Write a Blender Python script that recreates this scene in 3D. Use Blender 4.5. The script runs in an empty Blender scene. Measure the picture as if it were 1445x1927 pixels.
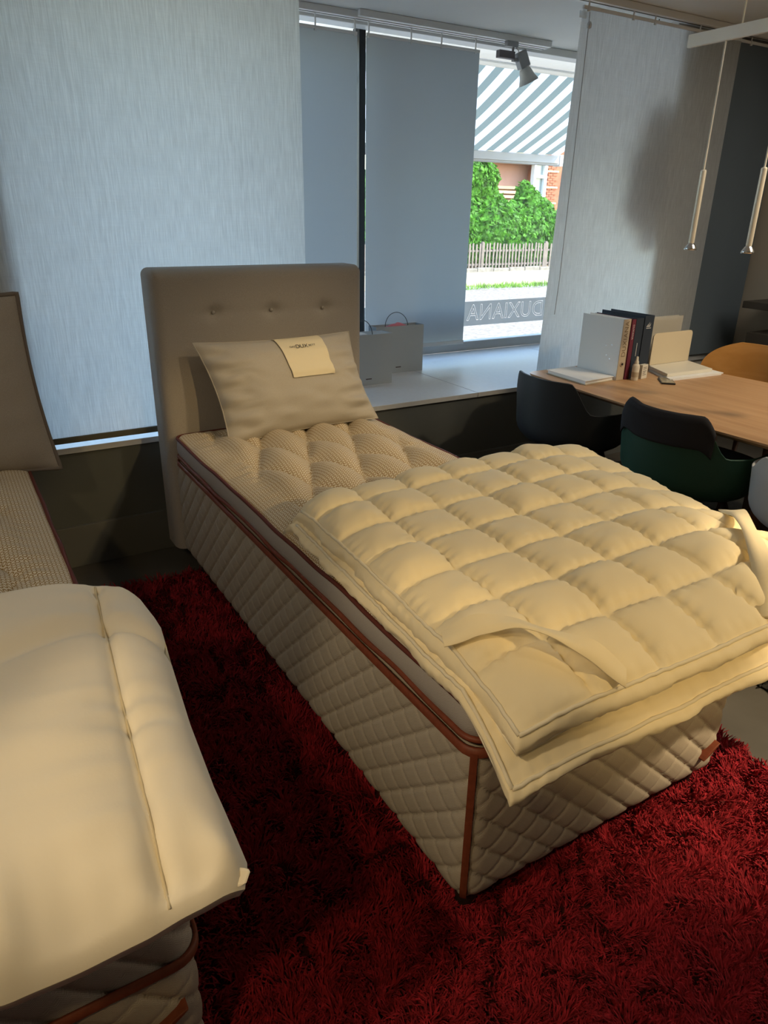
import bpy, bmesh, math, random
import numpy as np
from mathutils import Matrix, Vector
random.seed(7); RNG = np.random.default_rng(7)
S = bpy.context.scene; C = S.collection
PI = math.pi

# ---------------------------------------------------------------- camera
F = 1340.0
cam_d = bpy.data.cameras.new('camera'); cam = bpy.data.objects.new('camera', cam_d); C.objects.link(cam)
cam_d.sensor_fit = 'VERTICAL'; cam_d.sensor_height = 36.0; cam_d.lens = 36.0*F/1927.0
cam_d.clip_start = 0.02; cam_d.clip_end = 200
def _n(v): v = np.array(v, float); return v/np.linalg.norm(v)
_X = _n([3120-722.5, 437-963.5, F]); _Y = _n([-155-722.5, 381-963.5, F])
_Z = _n(np.cross(_Y, _X)); _Z = -_Z if _Z[1] > 0 else _Z
_Y2 = np.cross(_Z, _X); _Y2 = _Y2 if _Y2 @ _Y > 0 else -_Y2
_M = np.stack([_X, _Y2, _Z])
_r, _u, _b = _M[:, 0], -_M[:, 1], -_M[:, 2]
cam.matrix_world = Matrix(((_r[0], _u[0], _b[0], 0), (_r[1], _u[1], _b[1], 0), (_r[2], _u[2], _b[2], 1.55), (0, 0, 0, 1)))
S.camera = cam

# ---------------------------------------------------------------- world, sun, lamps, exposure
W = bpy.data.worlds.new('sky'); S.world = W; W.use_nodes = True
wn = W.node_tree.nodes; bg = wn['Background']
sky = wn.new('ShaderNodeTexSky'); sky.sky_type = 'NISHITA'; sky.sun_disc = False
sky.sun_elevation = math.radians(48); sky.sun_rotation = math.radians(140); sky.air_density = 1.2; sky.dust_density = 0.6
W.node_tree.links.new(sky.outputs[0], bg.inputs[0]); bg.inputs[1].default_value = 0.86
def lamp(kind, name, loc, target, energy, color, **kw):
    d = bpy.data.lights.new(name, kind); o = bpy.data.objects.new(name, d); C.objects.link(o)
    o.location = loc; d.energy = energy; d.color = color
    o.rotation_euler = (Vector(target)-Vector(loc)).to_track_quat('-Z', 'Y').to_euler()
    for k, v in kw.items(): setattr(d, k, v)
    return o
lamp('SUN', 'sun', (10, -10, 20), (10-4.5, -10+4.5, 20-7.2), 5.6, (1.0, 0.91, 0.76), angle=0.009)
WARM = (1.0, 0.75, 0.44)
WARM2 = (1.0, 0.69, 0.30)
lamp('SPOT', 'ceiling_spot_quilt', (1.9, -1.7, 2.5), (1.42, 1.34, 0.76), 120, WARM2, spot_size=0.46, spot_blend=0.35, shadow_soft_size=0.06)
lamp('SPOT', 'ceiling_spot_quilt_top', (2.1, 0.25, 2.5), (1.35, 1.2, 0.7), 8, WARM, spot_size=1.4, spot_blend=0.8, shadow_soft_size=0.06)
lamp('SPOT', 'ceiling_spot_rug', (2.7, -0.35, 2.5), (1.88, 0.98, 0.0), 300, WARM, spot_size=0.54, spot_blend=0.9, shadow_soft_size=0.05)
lamp('SPOT', 'ceiling_spot_left_bed', (-0.9, -0.3, 2.5), (-0.1, 1.3, 0.7), 29, WARM2, spot_size=1.35, spot_blend=0.9, shadow_soft_size=0.06)
lamp('SPOT', 'ceiling_spot_bed_side', (-1.1, 0.35, 2.45), (0.8, 1.08, 0.28), 44, WARM, spot_size=0.42, spot_blend=0.6, shadow_soft_size=0.04)
lamp('SPOT', 'ceiling_spot_pillow', (1.75, 1.3, 2.5), (1.3, 2.6, 0.75), 40, WARM, spot_size=0.74, spot_blend=0.9, shadow_soft_size=0.06)
lamp('SPOT', 'ceiling_spot_table', (3.6, 0.9, 2.5), (3.3, 2.2, 0.75), 62, WARM, spot_size=1.3, spot_blend=0.9, shadow_soft_size=0.06)
lamp('AREA', 'fill_area_right', (4.0, 0.6, 2.56), (4.0, 0.6, 0), 22, (1.0, 0.92, 0.80), shape='RECTANGLE', size=1.6, size_y=2.4)  # added area fill for the dim table side, not a fitting of the room
lamp('AREA', 'fill_area_left', (-1.5, 1.3, 2.56), (-1.5, 1.3, 0), 7, (1.0, 0.93, 0.84), shape='RECTANGLE', size=1.0, size_y=1.8)  # second added fill, lifts the dim left bed and wall under the window
S.view_settings.view_transform = 'Standard'; S.view_settings.look = 'None'
S.view_settings.exposure = 0.5; S.view_settings.gamma = 1.0; S.view_settings.use_curve_mapping = False

# ---------------------------------------------------------------- materials
def mat(name, col, rough=0.6, metal=0.0, noise=None, bump=None, spec=0.3, transl=0.0, sheen=0.0, emit=None, alpha=None):
    """noise=(scale, amount, stretch xyz) colour variation; bump=(scale, strength, stretch)"""
    m = bpy.data.materials.new(name); m.use_nodes = True
    nt = m.node_tree; n = nt.nodes; L = nt.links; p = n['Principled BSDF']; out = n['Material Output']
    p.inputs['Base Color'].default_value = (*col, 1); p.inputs['Roughness'].default_value = rough
    p.inputs['Metallic'].default_value = metal; p.inputs['Specular IOR Level'].default_value = spec
    if sheen: p.inputs['Sheen Weight'].default_value = sheen
    if emit: p.inputs['Emission Color'].default_value = (*emit[0], 1); p.inputs['Emission Strength'].default_value = emit[1]
    tc = n.new('ShaderNodeTexCoord')
    def tex(scale, stretch, detail=4):
        mp = n.new('ShaderNodeMapping'); mp.inputs['Scale'].default_value = stretch
        L.new(tc.outputs['Object'], mp.inputs['Vector'])
        t = n.new('ShaderNodeTexNoise'); t.inputs['Scale'].default_value = scale; t.inputs['Detail'].default_value = detail
        L.new(mp.outputs[0], t.inputs['Vector']); return t
    if noise:
        t = tex(noise[0], noise[2] if len(noise) > 2 else (1, 1, 1))
        rp = n.new('ShaderNodeValToRGB')
        a = noise[1]
        rp.color_ramp.elements[0].position = 0.3; rp.color_ramp.elements[1].position = 0.7
        rp.color_ramp.elements[0].color = (*[max(0, c*(1-a)) for c in col], 1)
        rp.color_ramp.elements[1].color = (*[min(1, c*(1+a)) for c in col], 1)
        L.new(t.outputs['Fac'], rp.inputs[0]); L.new(rp.outputs[0], p.inputs['Base Color'])
    if bump:
        t = tex(bump[0], bump[2] if len(bump) > 2 else (1, 1, 1))
        b = n.new('ShaderNodeBump'); b.inputs['Strength'].default_value = bump[1]; b.inputs['Distance'].default_value = 0.002
        L.new(t.outputs['Fac'], b.inputs['Height']); L.new(b.outputs[0], p.inputs['Normal'])
    if transl:
        tr = n.new('ShaderNodeBsdfTranslucent'); mx = n.new('ShaderNodeMixShader'); mx.inputs[0].default_value = transl
        src = p.inputs['Base Color'].links
        if src: L.new(src[0].from_socket, tr.inputs[0])
        else: tr.inputs[0].default_value = (*col, 1)
        L.new(p.outputs[0], mx.inputs[1]); L.new(tr.outputs[0], mx.inputs[2]); L.new(mx.outputs[0], out.inputs[0])
    if alpha is not None:
        tp = n.new('ShaderNodeBsdfTransparent'); mx2 = n.new('ShaderNodeMixShader'); mx2.inputs[0].default_value = alpha
        cur = out.inputs[0].links[0].from_socket
        L.new(tp.outputs[0], mx2.inputs[1]); L.new(cur, mx2.inputs[2]); L.new(mx2.outputs[0], out.inputs[0])
    return m

def math_node(n, L, op, a, b=None, c=None):
    m = n.new('ShaderNodeMath'); m.operation = op
    for i, v in enumerate((a, b, c)):
        if v is None: continue
        if isinstance(v, (int, float)): m.inputs[i].default_value = v
        else: L.new(v, m.inputs[i])
    return m.outputs[0]

def mat_print():            # cream ticking with an ochre lattice of rings
    m = mat('ticking_print', (0.62, 0.55, 0.42), 0.8, bump=(900, 0.25))
    n = m.node_tree.nodes; L = m.node_tree.links; p = n['Principled BSDF']
    tc = n.new('ShaderNodeTexCoord'); sx = n.new('ShaderNodeSeparateXYZ'); L.new(tc.outputs['Object'], sx.inputs[0])
    x, y = sx.outputs[0], sx.outputs[1]; per = 0.021
    sm = math_node(n, L, 'ADD', x, y); df = math_node(n, L, 'SUBTRACT', x, y)
    def cell(v):
        f = math_node(n, L, 'FRACT', math_node(n, L, 'DIVIDE', v, per))
        return math_node(n, L, 'ABSOLUTE', math_node(n, L, 'SUBTRACT', f, 0.5))
    a, b = cell(sm), cell(df)
    pw = math_node(n, L, 'POWER', math_node(n, L, 'ADD', math_node(n, L, 'POWER', a, 3.0), math_node(n, L, 'POWER', b, 3.0)), 0.3333)
    d = math_node(n, L, 'ABSOLUTE', math_node(n, L, 'SUBTRACT', pw, 0.34))
    fac = math_node(n, L, 'LESS_THAN', d, 0.085)
    mx = n.new('ShaderNodeMix'); mx.data_type = 'RGBA'; L.new(fac, mx.inputs[0])
    mx.inputs[6].default_value = (0.70, 0.64, 0.52, 1); mx.inputs[7].default_value = (0.30, 0.19, 0.06, 1)
    L.new(mx.outputs[2], p.inputs['Base Color']); return m

def mat_tweed(name, c1, c2, vert='Z'):            # herringbone weave
    m = mat(name, c1, 0.9); n = m.node_tree.nodes; L = m.node_tree.links; p = n['Principled BSDF']
    tc = n.new('ShaderNodeTexCoord'); sx = n.new('ShaderNodeSeparateXYZ'); L.new(tc.outputs['Object'], sx.inputs[0])
    h = math_node(n, L, 'ADD', sx.outputs[0], sx.outputs[1])
    zz = math_node(n, L, 'PINGPONG', h, 0.008)
    v = math_node(n, L, 'ADD', math_node(n, L, 'MULTIPLY', sx.outputs[2], 1.0), math_node(n, L, 'MULTIPLY', zz, 0.9))
    f = math_node(n, L, 'FRACT', math_node(n, L, 'DIVIDE', v, 0.0042))
    ab = math_node(n, L, 'ABSOLUTE', math_node(n, L, 'SUBTRACT', f, 0.5))
    fac = math_node(n, L, 'SMOOTH_MIN', math_node(n, L, 'MULTIPLY', ab, 2.2), 1.0, 0.1)
    nz = n.new('ShaderNodeTexNoise'); nz.inputs['Scale'].default_value = 700; L.new(tc.outputs['Object'], nz.inputs['Vector'])
    f2 = math_node(n, L, 'MULTIPLY', math_node(n, L, 'ADD', fac, nz.outputs['Fac']), 0.55)
    mx = n.new('ShaderNodeMix'); mx.data_type = 'RGBA'; L.new(f2, mx.inputs[0])
    mx.inputs[6].default_value = (*c1, 1); mx.inputs[7].default_value = (*c2, 1)
    L.new(mx.outputs[2], p.inputs['Base Color'])
    b = n.new('ShaderNodeBump'); b.inputs['Strength'].default_value = 0.35; b.inputs['Distance'].default_value = 0.001
    L.new(f2, b.inputs['Height']); L.new(b.outputs[0], p.inputs['Normal']); return m

def mat_sheer(name, c, transl):    # linen roller panel with vertical slubs
    m = bpy.data.materials.new(name); m.use_nodes = True; n = m.node_tree.nodes; L = m.node_tree.links
    n.remove(n['Principled BSDF']); out = n['Material Output']
    tc = n.new('ShaderNodeTexCoord')
    def nz(scale, st):
        mp = n.new('ShaderNodeMapping'); mp.inputs['Scale'].default_value = st; L.new(tc.outputs['Object'], mp.inputs['Vector'])
        t = n.new('ShaderNodeTexNoise'); t.inputs['Scale'].default_value = scale; t.inputs['Detail'].default_value = 3
        L.new(mp.outputs[0], t.inputs['Vector']); return t.outputs['Fac']
    v = nz(330, (1, 1, 0.035)); h = nz(330, (0.03, 1, 1))
    f = math_node(n, L, 'ADD', math_node(n, L, 'MULTIPLY', v, 0.84), math_node(n, L, 'MULTIPLY', h, 0.16))
    rp = n.new('ShaderNodeValToRGB'); rp.color_ramp.elements[0].position = 0.36; rp.color_ramp.elements[1].position = 0.66
    rp.color_ramp.elements[0].color = (*[x*0.89 for x in c], 1); rp.color_ramp.elements[1].color = (*[min(1, x*1.08) for x in c], 1)
    L.new(f, rp.inputs[0])
    d = n.new('ShaderNodeBsdfDiffuse'); t = n.new('ShaderNodeBsdfTranslucent'); mx = n.new('ShaderNodeMixShader')
    mx.inputs[0].default_value = transl
    L.new(rp.outputs[0], d.inputs[0]); L.new(rp.outputs[0], t.inputs[0])
    L.new(d.outputs[0], mx.inputs[1]); L.new(t.outputs[0], mx.inputs[2]); L.new(mx.outputs[0], out.inputs[0]); return m

def mat_glass(name, tint=(0.96, 0.98, 0.98), refl=0.06):
    m = bpy.data.materials.new(name); m.use_nodes = True; n = m.node_tree.nodes; L = m.node_tree.links
    n.remove(n['Principled BSDF']); out = n['Material Output']
    t = n.new('ShaderNodeBsdfTransparent'); t.inputs[0].default_value = (*tint, 1)
    g = n.new('ShaderNodeBsdfGlossy'); g.inputs['Roughness'].default_value = 0.01
    mx = n.new('ShaderNodeMixShader'); mx.inputs[0].default_value = refl
    L.new(t.outputs[0], mx.inputs[1]); L.new(g.outputs[0], mx.inputs[2]); L.new(mx.outputs[0], out.inputs[0]); return m

def mat_stripes(name, c1, c2, per, axis=0, transl=0.5):
    m = mat(name, c1, 0.8, transl=transl); n = m.node_tree.nodes; L = m.node_tree.links
    tc = n.new('ShaderNodeTexCoord'); sx = n.new('ShaderNodeSeparateXYZ'); L.new(tc.outputs['Object'], sx.inputs[0])
    f = math_node(n, L, 'FRACT', math_node(n, L, 'DIVIDE', sx.outputs[axis], per))
    fac = math_node(n, L, 'LESS_THAN', f, 0.5)
    mx = n.new('ShaderNodeMix'); mx.data_type = 'RGBA'; L.new(fac, mx.inputs[0])
    mx.inputs[6].default_value = (*c1, 1); mx.inputs[7].default_value = (*c2, 1)
    for nd in n:
        if nd.type == 'BSDF_PRINCIPLED': L.new(mx.outputs[2], nd.inputs['Base Color'])
        if nd.type == 'BSDF_TRANSLUCENT': L.new(mx.outputs[2], nd.inputs[0])
    return m

def mat_wood(name, c1, c2, scale=3.0, st=(6, 0.35, 6), rough=0.4):
    m = mat(name, c1, rough); n = m.node_tree.nodes; L = m.node_tree.links; p = n['Principled BSDF']
    tc = n.new('ShaderNodeTexCoord'); mp = n.new('ShaderNodeMapping'); mp.inputs['Scale'].default_value = st
    L.new(tc.outputs['Object'], mp.inputs['Vector'])
    t = n.new('ShaderNodeTexNoise'); t.inputs['Scale'].default_value = scale; t.inputs['Detail'].default_value = 8; t.inputs['Distortion'].default_value = 0.6
    L.new(mp.outputs[0], t.inputs['Vector'])
    rp = n.new('ShaderNodeValToRGB'); rp.color_ramp.elements[0].position = 0.3; rp.color_ramp.elements[1].position = 0.7
    rp.color_ramp.elements[0].color = (*c1, 1); rp.color_ramp.elements[1].color = (*c2, 1)
    L.new(t.outputs['Fac'], rp.inputs[0]); L.new(rp.outputs[0], p.inputs['Base Color']); return m

M = dict(
    floor=mat('floor_vinyl', (0.085, 0.08, 0.07), 0.55, noise=(6, 0.12)),
    wall_dark=mat('dark_paint', (0.095, 0.105, 0.105), 0.6, noise=(3, 0.08)),
    wall=mat('beige_paint', (0.50, 0.46, 0.38), 0.8, noise=(2, 0.03)),
    room=mat('room_paint', (0.50, 0.48, 0.44), 0.8, noise=(2, 0.03)),
    ceiling=mat('ceiling_paint', (0.80, 0.81, 0.80), 0.85, noise=(2, 0.02)),
    white=mat('white_lacquer', (0.72, 0.73, 0.73), 0.35),
    bench=mat('grey_laminate', (0.50, 0.52, 0.54), 0.38, noise=(40, 0.03)),
    alu=mat('brushed_aluminium', (0.55, 0.56, 0.57), 0.35, metal=0.7),
    frame=mat('window_frame_grey', (0.42, 0.43, 0.44), 0.45),
    mullion=mat('black_seal', (0.012, 0.014, 0.016), 0.5),
    glass=mat_glass('window_glass'),
    film=mat('frosted_film', (0.42, 0.42, 0.42), 0.7, transl=0.6, alpha=0.75),
    film_line=mat('frosted_letters', (0.9, 0.88, 0.8), 0.6, transl=0.5),
    sheer=mat_sheer('linen_sheer', (0.84, 0.865, 0.875), 0.74),
    blackout=mat('grey_panel_fabric', (0.56, 0.60, 0.63), 0.85, transl=0.48, bump=(600, 0.1)),
    navy=mat('charcoal_panel_fabric', (0.11, 0.14, 0.165), 0.85, bump=(600, 0.1)),
    hem=mat('dark_hem', (0.10, 0.10, 0.08), 0.7),
    tweed=mat_tweed('tweed', (0.27, 0.24, 0.20), (0.52, 0.475, 0.40)),
    band=mat_tweed('tweed_band', (0.26, 0.24, 0.23), (0.46, 0.43, 0.41)),
    ticking=mat_print(),
    leather=mat('brown_leather', (0.17, 0.045, 0.022), 0.5, noise=(60, 0.15)),
    piping=mat('burgundy_piping', (0.12, 0.032, 0.024), 0.6),
    head=mat('greige_upholstery', (0.35, 0.325, 0.295), 0.9, noise=(500, 0.12), bump=(700, 0.3)),
    pillow=mat('taupe_linen', (0.46, 0.43, 0.38), 0.9, noise=(500, 0.08), bump=(800, 0.25)),
    card=mat('cream_card', (0.80, 0.72, 0.52), 0.6),
    ink=mat('black_print', (0.06, 0.05, 0.045), 0.7),
    ivory=mat('ivory_cotton', (0.88, 0.78, 0.54), 0.75, bump=(220, 0.08), sheen=0.1),
    cord=mat('cream_cord', (0.80, 0.74, 0.58), 0.7),
    duvet=mat('white_down_cotton', (0.86, 0.80, 0.66), 0.75, bump=(160, 0.10), sheen=0.1),
    seam=mat('stitched_seam', (0.62, 0.55, 0.40), 0.8),
    rug=mat('red_wool', (0.29, 0.012, 0.022), 0.9, noise=(60, 0.45)),
    rug_back=mat('rug_backing', (0.05, 0.006, 0.006), 0.95),
    rug_dark=mat('black_wool', (0.02, 0.02, 0.018), 0.95, noise=(60, 0.5)),
    leg=mat('dark_beech', (0.02, 0.014, 0.011), 0.5),
    oak=mat_wood('oak_top', (0.42, 0.24, 0.12), (0.56, 0.35, 0.19)),
    oak_dark=mat_wood('walnut_leg', (0.11, 0.05, 0.025), (0.18, 0.085, 0.045), st=(8, 8, 0.6)),
    ply=mat_wood('honey_ply', (0.50, 0.24, 0.06), (0.62, 0.32, 0.10), st=(4, 0.5, 4)),
    black_shell=mat('black_shell', (0.022, 0.026, 0.03), 0.5),
    green_shell=mat('green_shell', (0.022, 0.07, 0.05), 0.5),
    white_shell=mat('white_shell', (0.62, 0.64, 0.66), 0.45),
    seat_fab=mat('grey_wool_seat', (0.05, 0.048, 0.045), 0.95),
    knit=mat('charcoal_knit', (0.022, 0.022, 0.026), 0.95, bump=(300, 0.4)),
    brown_box=mat('brown_carton', (0.16, 0.10, 0.06), 0.8),
    bag=mat('grey_paper', (0.33, 0.38, 0.42), 0.65),
    pink=mat('pink_tissue', (0.85, 0.28, 0.34), 0.6, transl=0.4),
    dark_cord=mat('dark_cord', (0.05, 0.055, 0.06), 0.6),
    spot_grey=mat('spot_grey', (0.30, 0.31, 0.32), 0.45),
    spot_dark=mat('spot_driver', (0.14, 0.13, 0.14), 0.5),
    spot_cone=mat('spot_cone', (0.62, 0.63, 0.62), 0.5, transl=0.2),
    brass=mat('brushed_nickel', (0.78, 0.75, 0.66), 0.45, metal=0.3),
    steel=mat('polished_steel', (0.7, 0.7, 0.7), 0.15, metal=1.0),
    bulb=mat('lamp_glow', (1, 0.8, 0.3), 0.5, emit=((1.0, 0.62, 0.12), 1.2)),
    paper=mat('white_paper', (0.82, 0.83, 0.82), 0.7),
    kraft=mat('beige_spine', (0.50, 0.43, 0.32), 0.7),
    burgundy=mat('burgundy_spine', (0.14, 0.025, 0.05), 0.6),
    navy_card=mat('navy_card', (0.025, 0.038, 0.06), 0.55),
    print_gold=mat('tan_print', (0.20, 0.15, 0.09), 0.6),
    print_white=mat('white_print', (0.6, 0.62, 0.62), 0.6),
    cream=mat('cream_plastic', (0.66, 0.58, 0.42), 0.55),
    clear=mat('clear_acrylic', (0.6, 0.58, 0.52), 0.2, alpha=0.5),
    bottle=mat('white_plastic', (0.75, 0.72, 0.62), 0.4),
    black=mat('black_plastic', (0.02, 0.02, 0.022), 0.4),
    shelf=mat('dark_shelf', (0.07, 0.062, 0.05), 0.5),
    awning=mat_stripes('awning_canvas', (0.66, 0.65, 0.65), (0.165, 0.19, 0.165), 0.187, 0, 0.62),
    awning_bar=mat('awning_bar', (0.34, 0.35, 0.37), 0.5),
    road=mat('pale_asphalt', (0.25, 0.21, 0.165), 0.95, noise=(14, 0.4)),
    path=mat('sand_pavement', (0.37, 0.29, 0.18), 0.95, noise=(8, 0.1)),
    kerb=mat('stone_kerb', (0.24, 0.21, 0.17), 0.95, noise=(6, 0.3)),
    grass=mat('verge_grass', (0.16, 0.30, 0.03), 0.9, noise=(3, 0.4)),
    picket=mat('weathered_picket', (0.20, 0.16, 0.13), 0.9, noise=(5, 0.25)),
    leaf=mat('ivy_leaf', (0.085, 0.24, 0.02), 0.6, noise=(5, 0.7), transl=0.35),
    leaf_core=mat('hedge_core', (0.012, 0.05, 0.02), 0.9),
    house_pink=mat('rose_render', (0.42, 0.23, 0.17), 0.9, noise=(2, 0.08)),
    house_sand=mat('sandstone', (0.58, 0.42, 0.24), 0.9, noise=(2, 0.1)),
    house_brick=mat('red_brick', (0.36, 0.13, 0.07), 0.9, noise=(4, 0.25)),
    house_glass=mat('house_pane', (0.22, 0.26, 0.25), 0.15, spec=0.6),
)

# ---------------------------------------------------------------- mesh helpers
ORG = {}
class MB:
    def __init__(s): s.v = []; s.f = []; s.n = 0
    def add(s, v, f):
        v = np.asarray(v, float).reshape(-1, 3); s.v.append(v)
        s.f += [tuple(int(i)+s.n for i in q) for q in f]; s.n += len(v); return s
    def verts(s): return np.concatenate(s.v) if s.v else np.zeros((0, 3))
    def box(s, x0, x1, y0, y1, z0, z1):
        return s.add([(x0,y0,z0),(x1,y0,z0),(x1,y1,z0),(x0,y1,z0),(x0,y0,z1),(x1,y0,z1),(x1,y1,z1),(x0,y1,z1)],
                     [(0,3,2,1),(4,5,6,7),(0,1,5,4),(1,2,6,5),(2,3,7,6),(3,0,4,7)])
    def grid(s, P, flip=False, closed_u=False):
        nu, nv = P.shape[:2]; f = []
        for i in range(nu if closed_u else nu-1):
            j2 = (i+1) % nu
            for j in range(nv-1):
                q = (i*nv+j, j2*nv+j, j2*nv+j+1, i*nv+j+1)
                f.append(q[::-1] if flip else q)
        return s.add(P.reshape(-1, 3), f)
    def tube(s, path, r, n=8, closed=False, caps=True):
        p = np.asarray(path, float); k = len(p); r = np.broadcast_to(np.asarray(r, float), (k,))
        if closed: t = np.roll(p, -1, 0)-np.roll(p, 1, 0)
        else: t = np.gradient(p, axis=0)
        t /= np.linalg.norm(t, axis=1)[:, None]+1e-12
        ref = np.array([0, 0, 1.]) if abs(t[0][2]) < 0.9 else np.array([1., 0, 0])
        a = np.cross(t[0], ref); a /= np.linalg.norm(a); R = []
        for i in range(k):
            a = a-t[i]*(a@t[i]); a /= np.linalg.norm(a)+1e-12; b = np.cross(t[i], a)
            R.append([p[i]+r[i]*(math.cos(2*PI*j/n)*a+math.sin(2*PI*j/n)*b) for j in range(n)])
        R = np.array(R); f = []
        for i in range(k if closed else k-1):
            i2 = (i+1) % k
            for j in range(n):
                j2 = (j+1) % n; f.append((i*n+j, i*n+j2, i2*n+j2, i2*n+j))
        if caps and not closed: f += [tuple(range(n))[::-1], tuple((k-1)*n+j for j in range(n))]
        return s.add(R.reshape(-1, 3), f)
    def lathe(s, prof, c=(0, 0), n=24, cap=True):
        R = np.array([[(c[0]+r*math.cos(2*PI*j/n), c[1]+r*math.sin(2*PI*j/n), z) for j in range(n)] for r, z in prof]); f = []
        for i in range(len(prof)-1):
            for j in range(n):
                j2 = (j+1) % n; f.append((i*n+j, i*n+j2, (i+1)*n+j2, (i+1)*n+j))
        if cap: f += [tuple(range(n))[::-1], tuple((len(prof)-1)*n+j for j in range(n))]
        return s.add(R.reshape(-1, 3), f)
    def prism(s, poly, z0, z1):
        k = len(poly); v = [(x, y, z0) for x, y in poly]+[(x, y, z1) for x, y in poly]
        f = [tuple(range(k))[::-1], tuple(range(k, 2*k))]+[(i, (i+1) % k, k+(i+1) % k, k+i) for i in range(k)]
        return s.add(v, f)
    def xf(s, Mx):
        A = np.array(Mx); v = s.verts() @ A[:3, :3].T+A[:3, 3]; s.v = [v]; return s

def tag(o, label=None, cat=None, group=None, kind=None):
    if label: o['label'] = label
    if cat: o['category'] = cat
    if group: o['group'] = group
    if kind: o['kind'] = kind
    return o
def empty(name, loc, label=None, cat=None, group=None, kind=None):
    o = bpy.data.objects.new(name, None); C.objects.link(o); o.location = loc; o.empty_display_size = 0.1
    ORG[o.name] = np.array(loc, float); return tag(o, label, cat, group, kind)
def build(name, mb, m, parent=None, origin=None, smooth=False, bevel=0, seg=2, recalc=True, angle=None):
    v = mb.verts(); po = ORG[parent.name] if parent else np.zeros(3)
    if origin is None:
        origin = po if parent else np.array([*(v.min(0)+v.max(0))[:2]/2, v[:, 2].min()])
    origin = np.array(origin, float)
    me = bpy.data.meshes.new(name); me.from_pydata((v-origin).tolist(), [], mb.f)
    if bevel or recalc:
        bm = bmesh.new(); bm.from_mesh(me)
        if recalc: bmesh.ops.recalc_face_normals(bm, faces=bm.faces)
        if bevel:
            es = [e for e in bm.edges if len(e.link_faces) == 2 and e.calc_face_angle(0) > 0.5]
            bmesh.ops.bevel(bm, geom=es, offset=bevel, segments=seg, profile=0.5, affect='EDGES', clamp_overlap=True)
        bm.to_mesh(me); bm.free()
    if smooth: me.polygons.foreach_set('use_smooth', [True]*len(me.polygons))
    if angle is not None: me.set_sharp_from_angle(angle=angle)
    if isinstance(m, str): m = M[m]
    me.materials.append(m)
    o = bpy.data.objects.new(name, me); C.objects.link(o); o.location = origin-po
    if parent: o.parent = parent
    ORG[o.name] = origin
    return o
def struct(name, mb, m, parent=None, **kw):
    o = build(name, mb, m, parent, **kw)
    if not parent: o['kind'] = 'structure'
    return o
def B(*a): return MB().box(*a)
def dup(o, parent, dloc):
    c = o.copy(); C.objects.link(c); c.parent = parent; c.location = Vector(o.location)+Vector(dloc); return c
def text_mb(body, size, Mx, extrude=0.0, outline=0.0, spacing=1.0):
    cu = bpy.data.curves.new('lettering', 'FONT'); cu.body = body; cu.size = size; cu.extrude = extrude
    cu.align_x = 'CENTER'; cu.align_y = 'CENTER'; cu.space_character = spacing
    if outline: cu.fill_mode = 'NONE'; cu.bevel_depth = outline; cu.bevel_resolution = 0; cu.resolution_u = 4
    o = bpy.data.objects.new('lettering', cu); C.objects.link(o)
    dg = bpy.context.evaluated_depsgraph_get(); me = bpy.data.meshes.new_from_object(o.evaluated_get(dg))
    mb = MB().add([v.co[:] for v in me.vertices], [tuple(p.vertices) for p in me.polygons]).xf(Mx)
    bpy.data.objects.remove(o); bpy.data.curves.remove(cu); bpy.data.meshes.remove(me); return mb
def axes(o, x, y):
    x = Vector(x).normalized(); y = Vector(y).normalized(); z = x.cross(y)
    return Matrix(((x.x, y.x, z.x, o[0]), (x.y, y.y, z.y, o[1]), (x.z, y.z, z.z, o[2]), (0, 0, 0, 1)))
def sstep(a, b, x): t = np.clip((x-a)/(b-a), 0, 1); return t*t*(3-2*t)
# smooth value noise for wrinkles
_T = RNG.random((64, 64))
def vnoise(x, y):
    x = np.asarray(x, float); y = np.asarray(y, float)
    xi = np.floor(x).astype(int); yi = np.floor(y).astype(int); u = x-xi; v = y-yi
    u = u*u*(3-2*u); v = v*v*(3-2*v); g = lambda a, b: _T[a % 64, b % 64]
    return (g(xi, yi)*(1-u)+g(xi+1, yi)*u)*(1-v)+(g(xi, yi+1)*(1-u)+g(xi+1, yi+1)*u)*v-0.5

# ---------------------------------------------------------------- the room
struct('floor', B(-2.4, 5.15, -2.7, 3.27, -0.12, 0.0), 'floor')
struct('ceiling', B(-2.4, 5.15, -2.7, 4.47, 2.58, 2.68), 'ceiling')
struct('wall_left', B(-2.4, -2.25, -2.7, 4.47, 0, 2.58), 'room')
struct('wall_back', B(-2.25, 5.0, -2.7, -2.55, 0, 2.58), 'room')
struct('wall_right', B(4.97, 5.15, -2.7, 4.47, 0, 2.58), 'wall')
wf = struct('wall_front', B(-2.25, 4.97, 3.27, 4.47, -0.4, 0.545), 'wall_dark')
struct('wall_niche_left', B(-2.25, 0.295, 3.27, 4.47, 0.545, 2.58), 'room')
struct('wall_niche_right', MB().prism([(3.9, 3.27), (4.97, 3.27), (4.97, 4.47), (4.5, 4.47)], 0.545, 2.58), 'room')
struct('baseboard_front', B(-2.25, 4.97, 3.25, 3.272, 0.0, 0.2), mat('baseboard_paint', (0.115, 0.122, 0.12), 0.6), bevel=0.002)
struct('trim_1', B(3.9, 4.965, 3.245, 3.272, 0.595, 0.637), 'frame', bevel=0.002)
be = empty('window_bench', (2.0, 3.25, 0.545), kind='structure')
for x0, x1 in ((0.295, 1.43), (1.433, 2.613), (2.616, 3.9)):
    build('bench_panel', B(x0, x1, 3.25, 4.385, 0.5455, 0.572), 'bench', be, bevel=0.0015)
build('bench_panel', MB().prism([(3.903, 3.29), (4.48, 4.385), (3.903, 4.385)], 0.5455, 0.572), 'bench', be)

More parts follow.
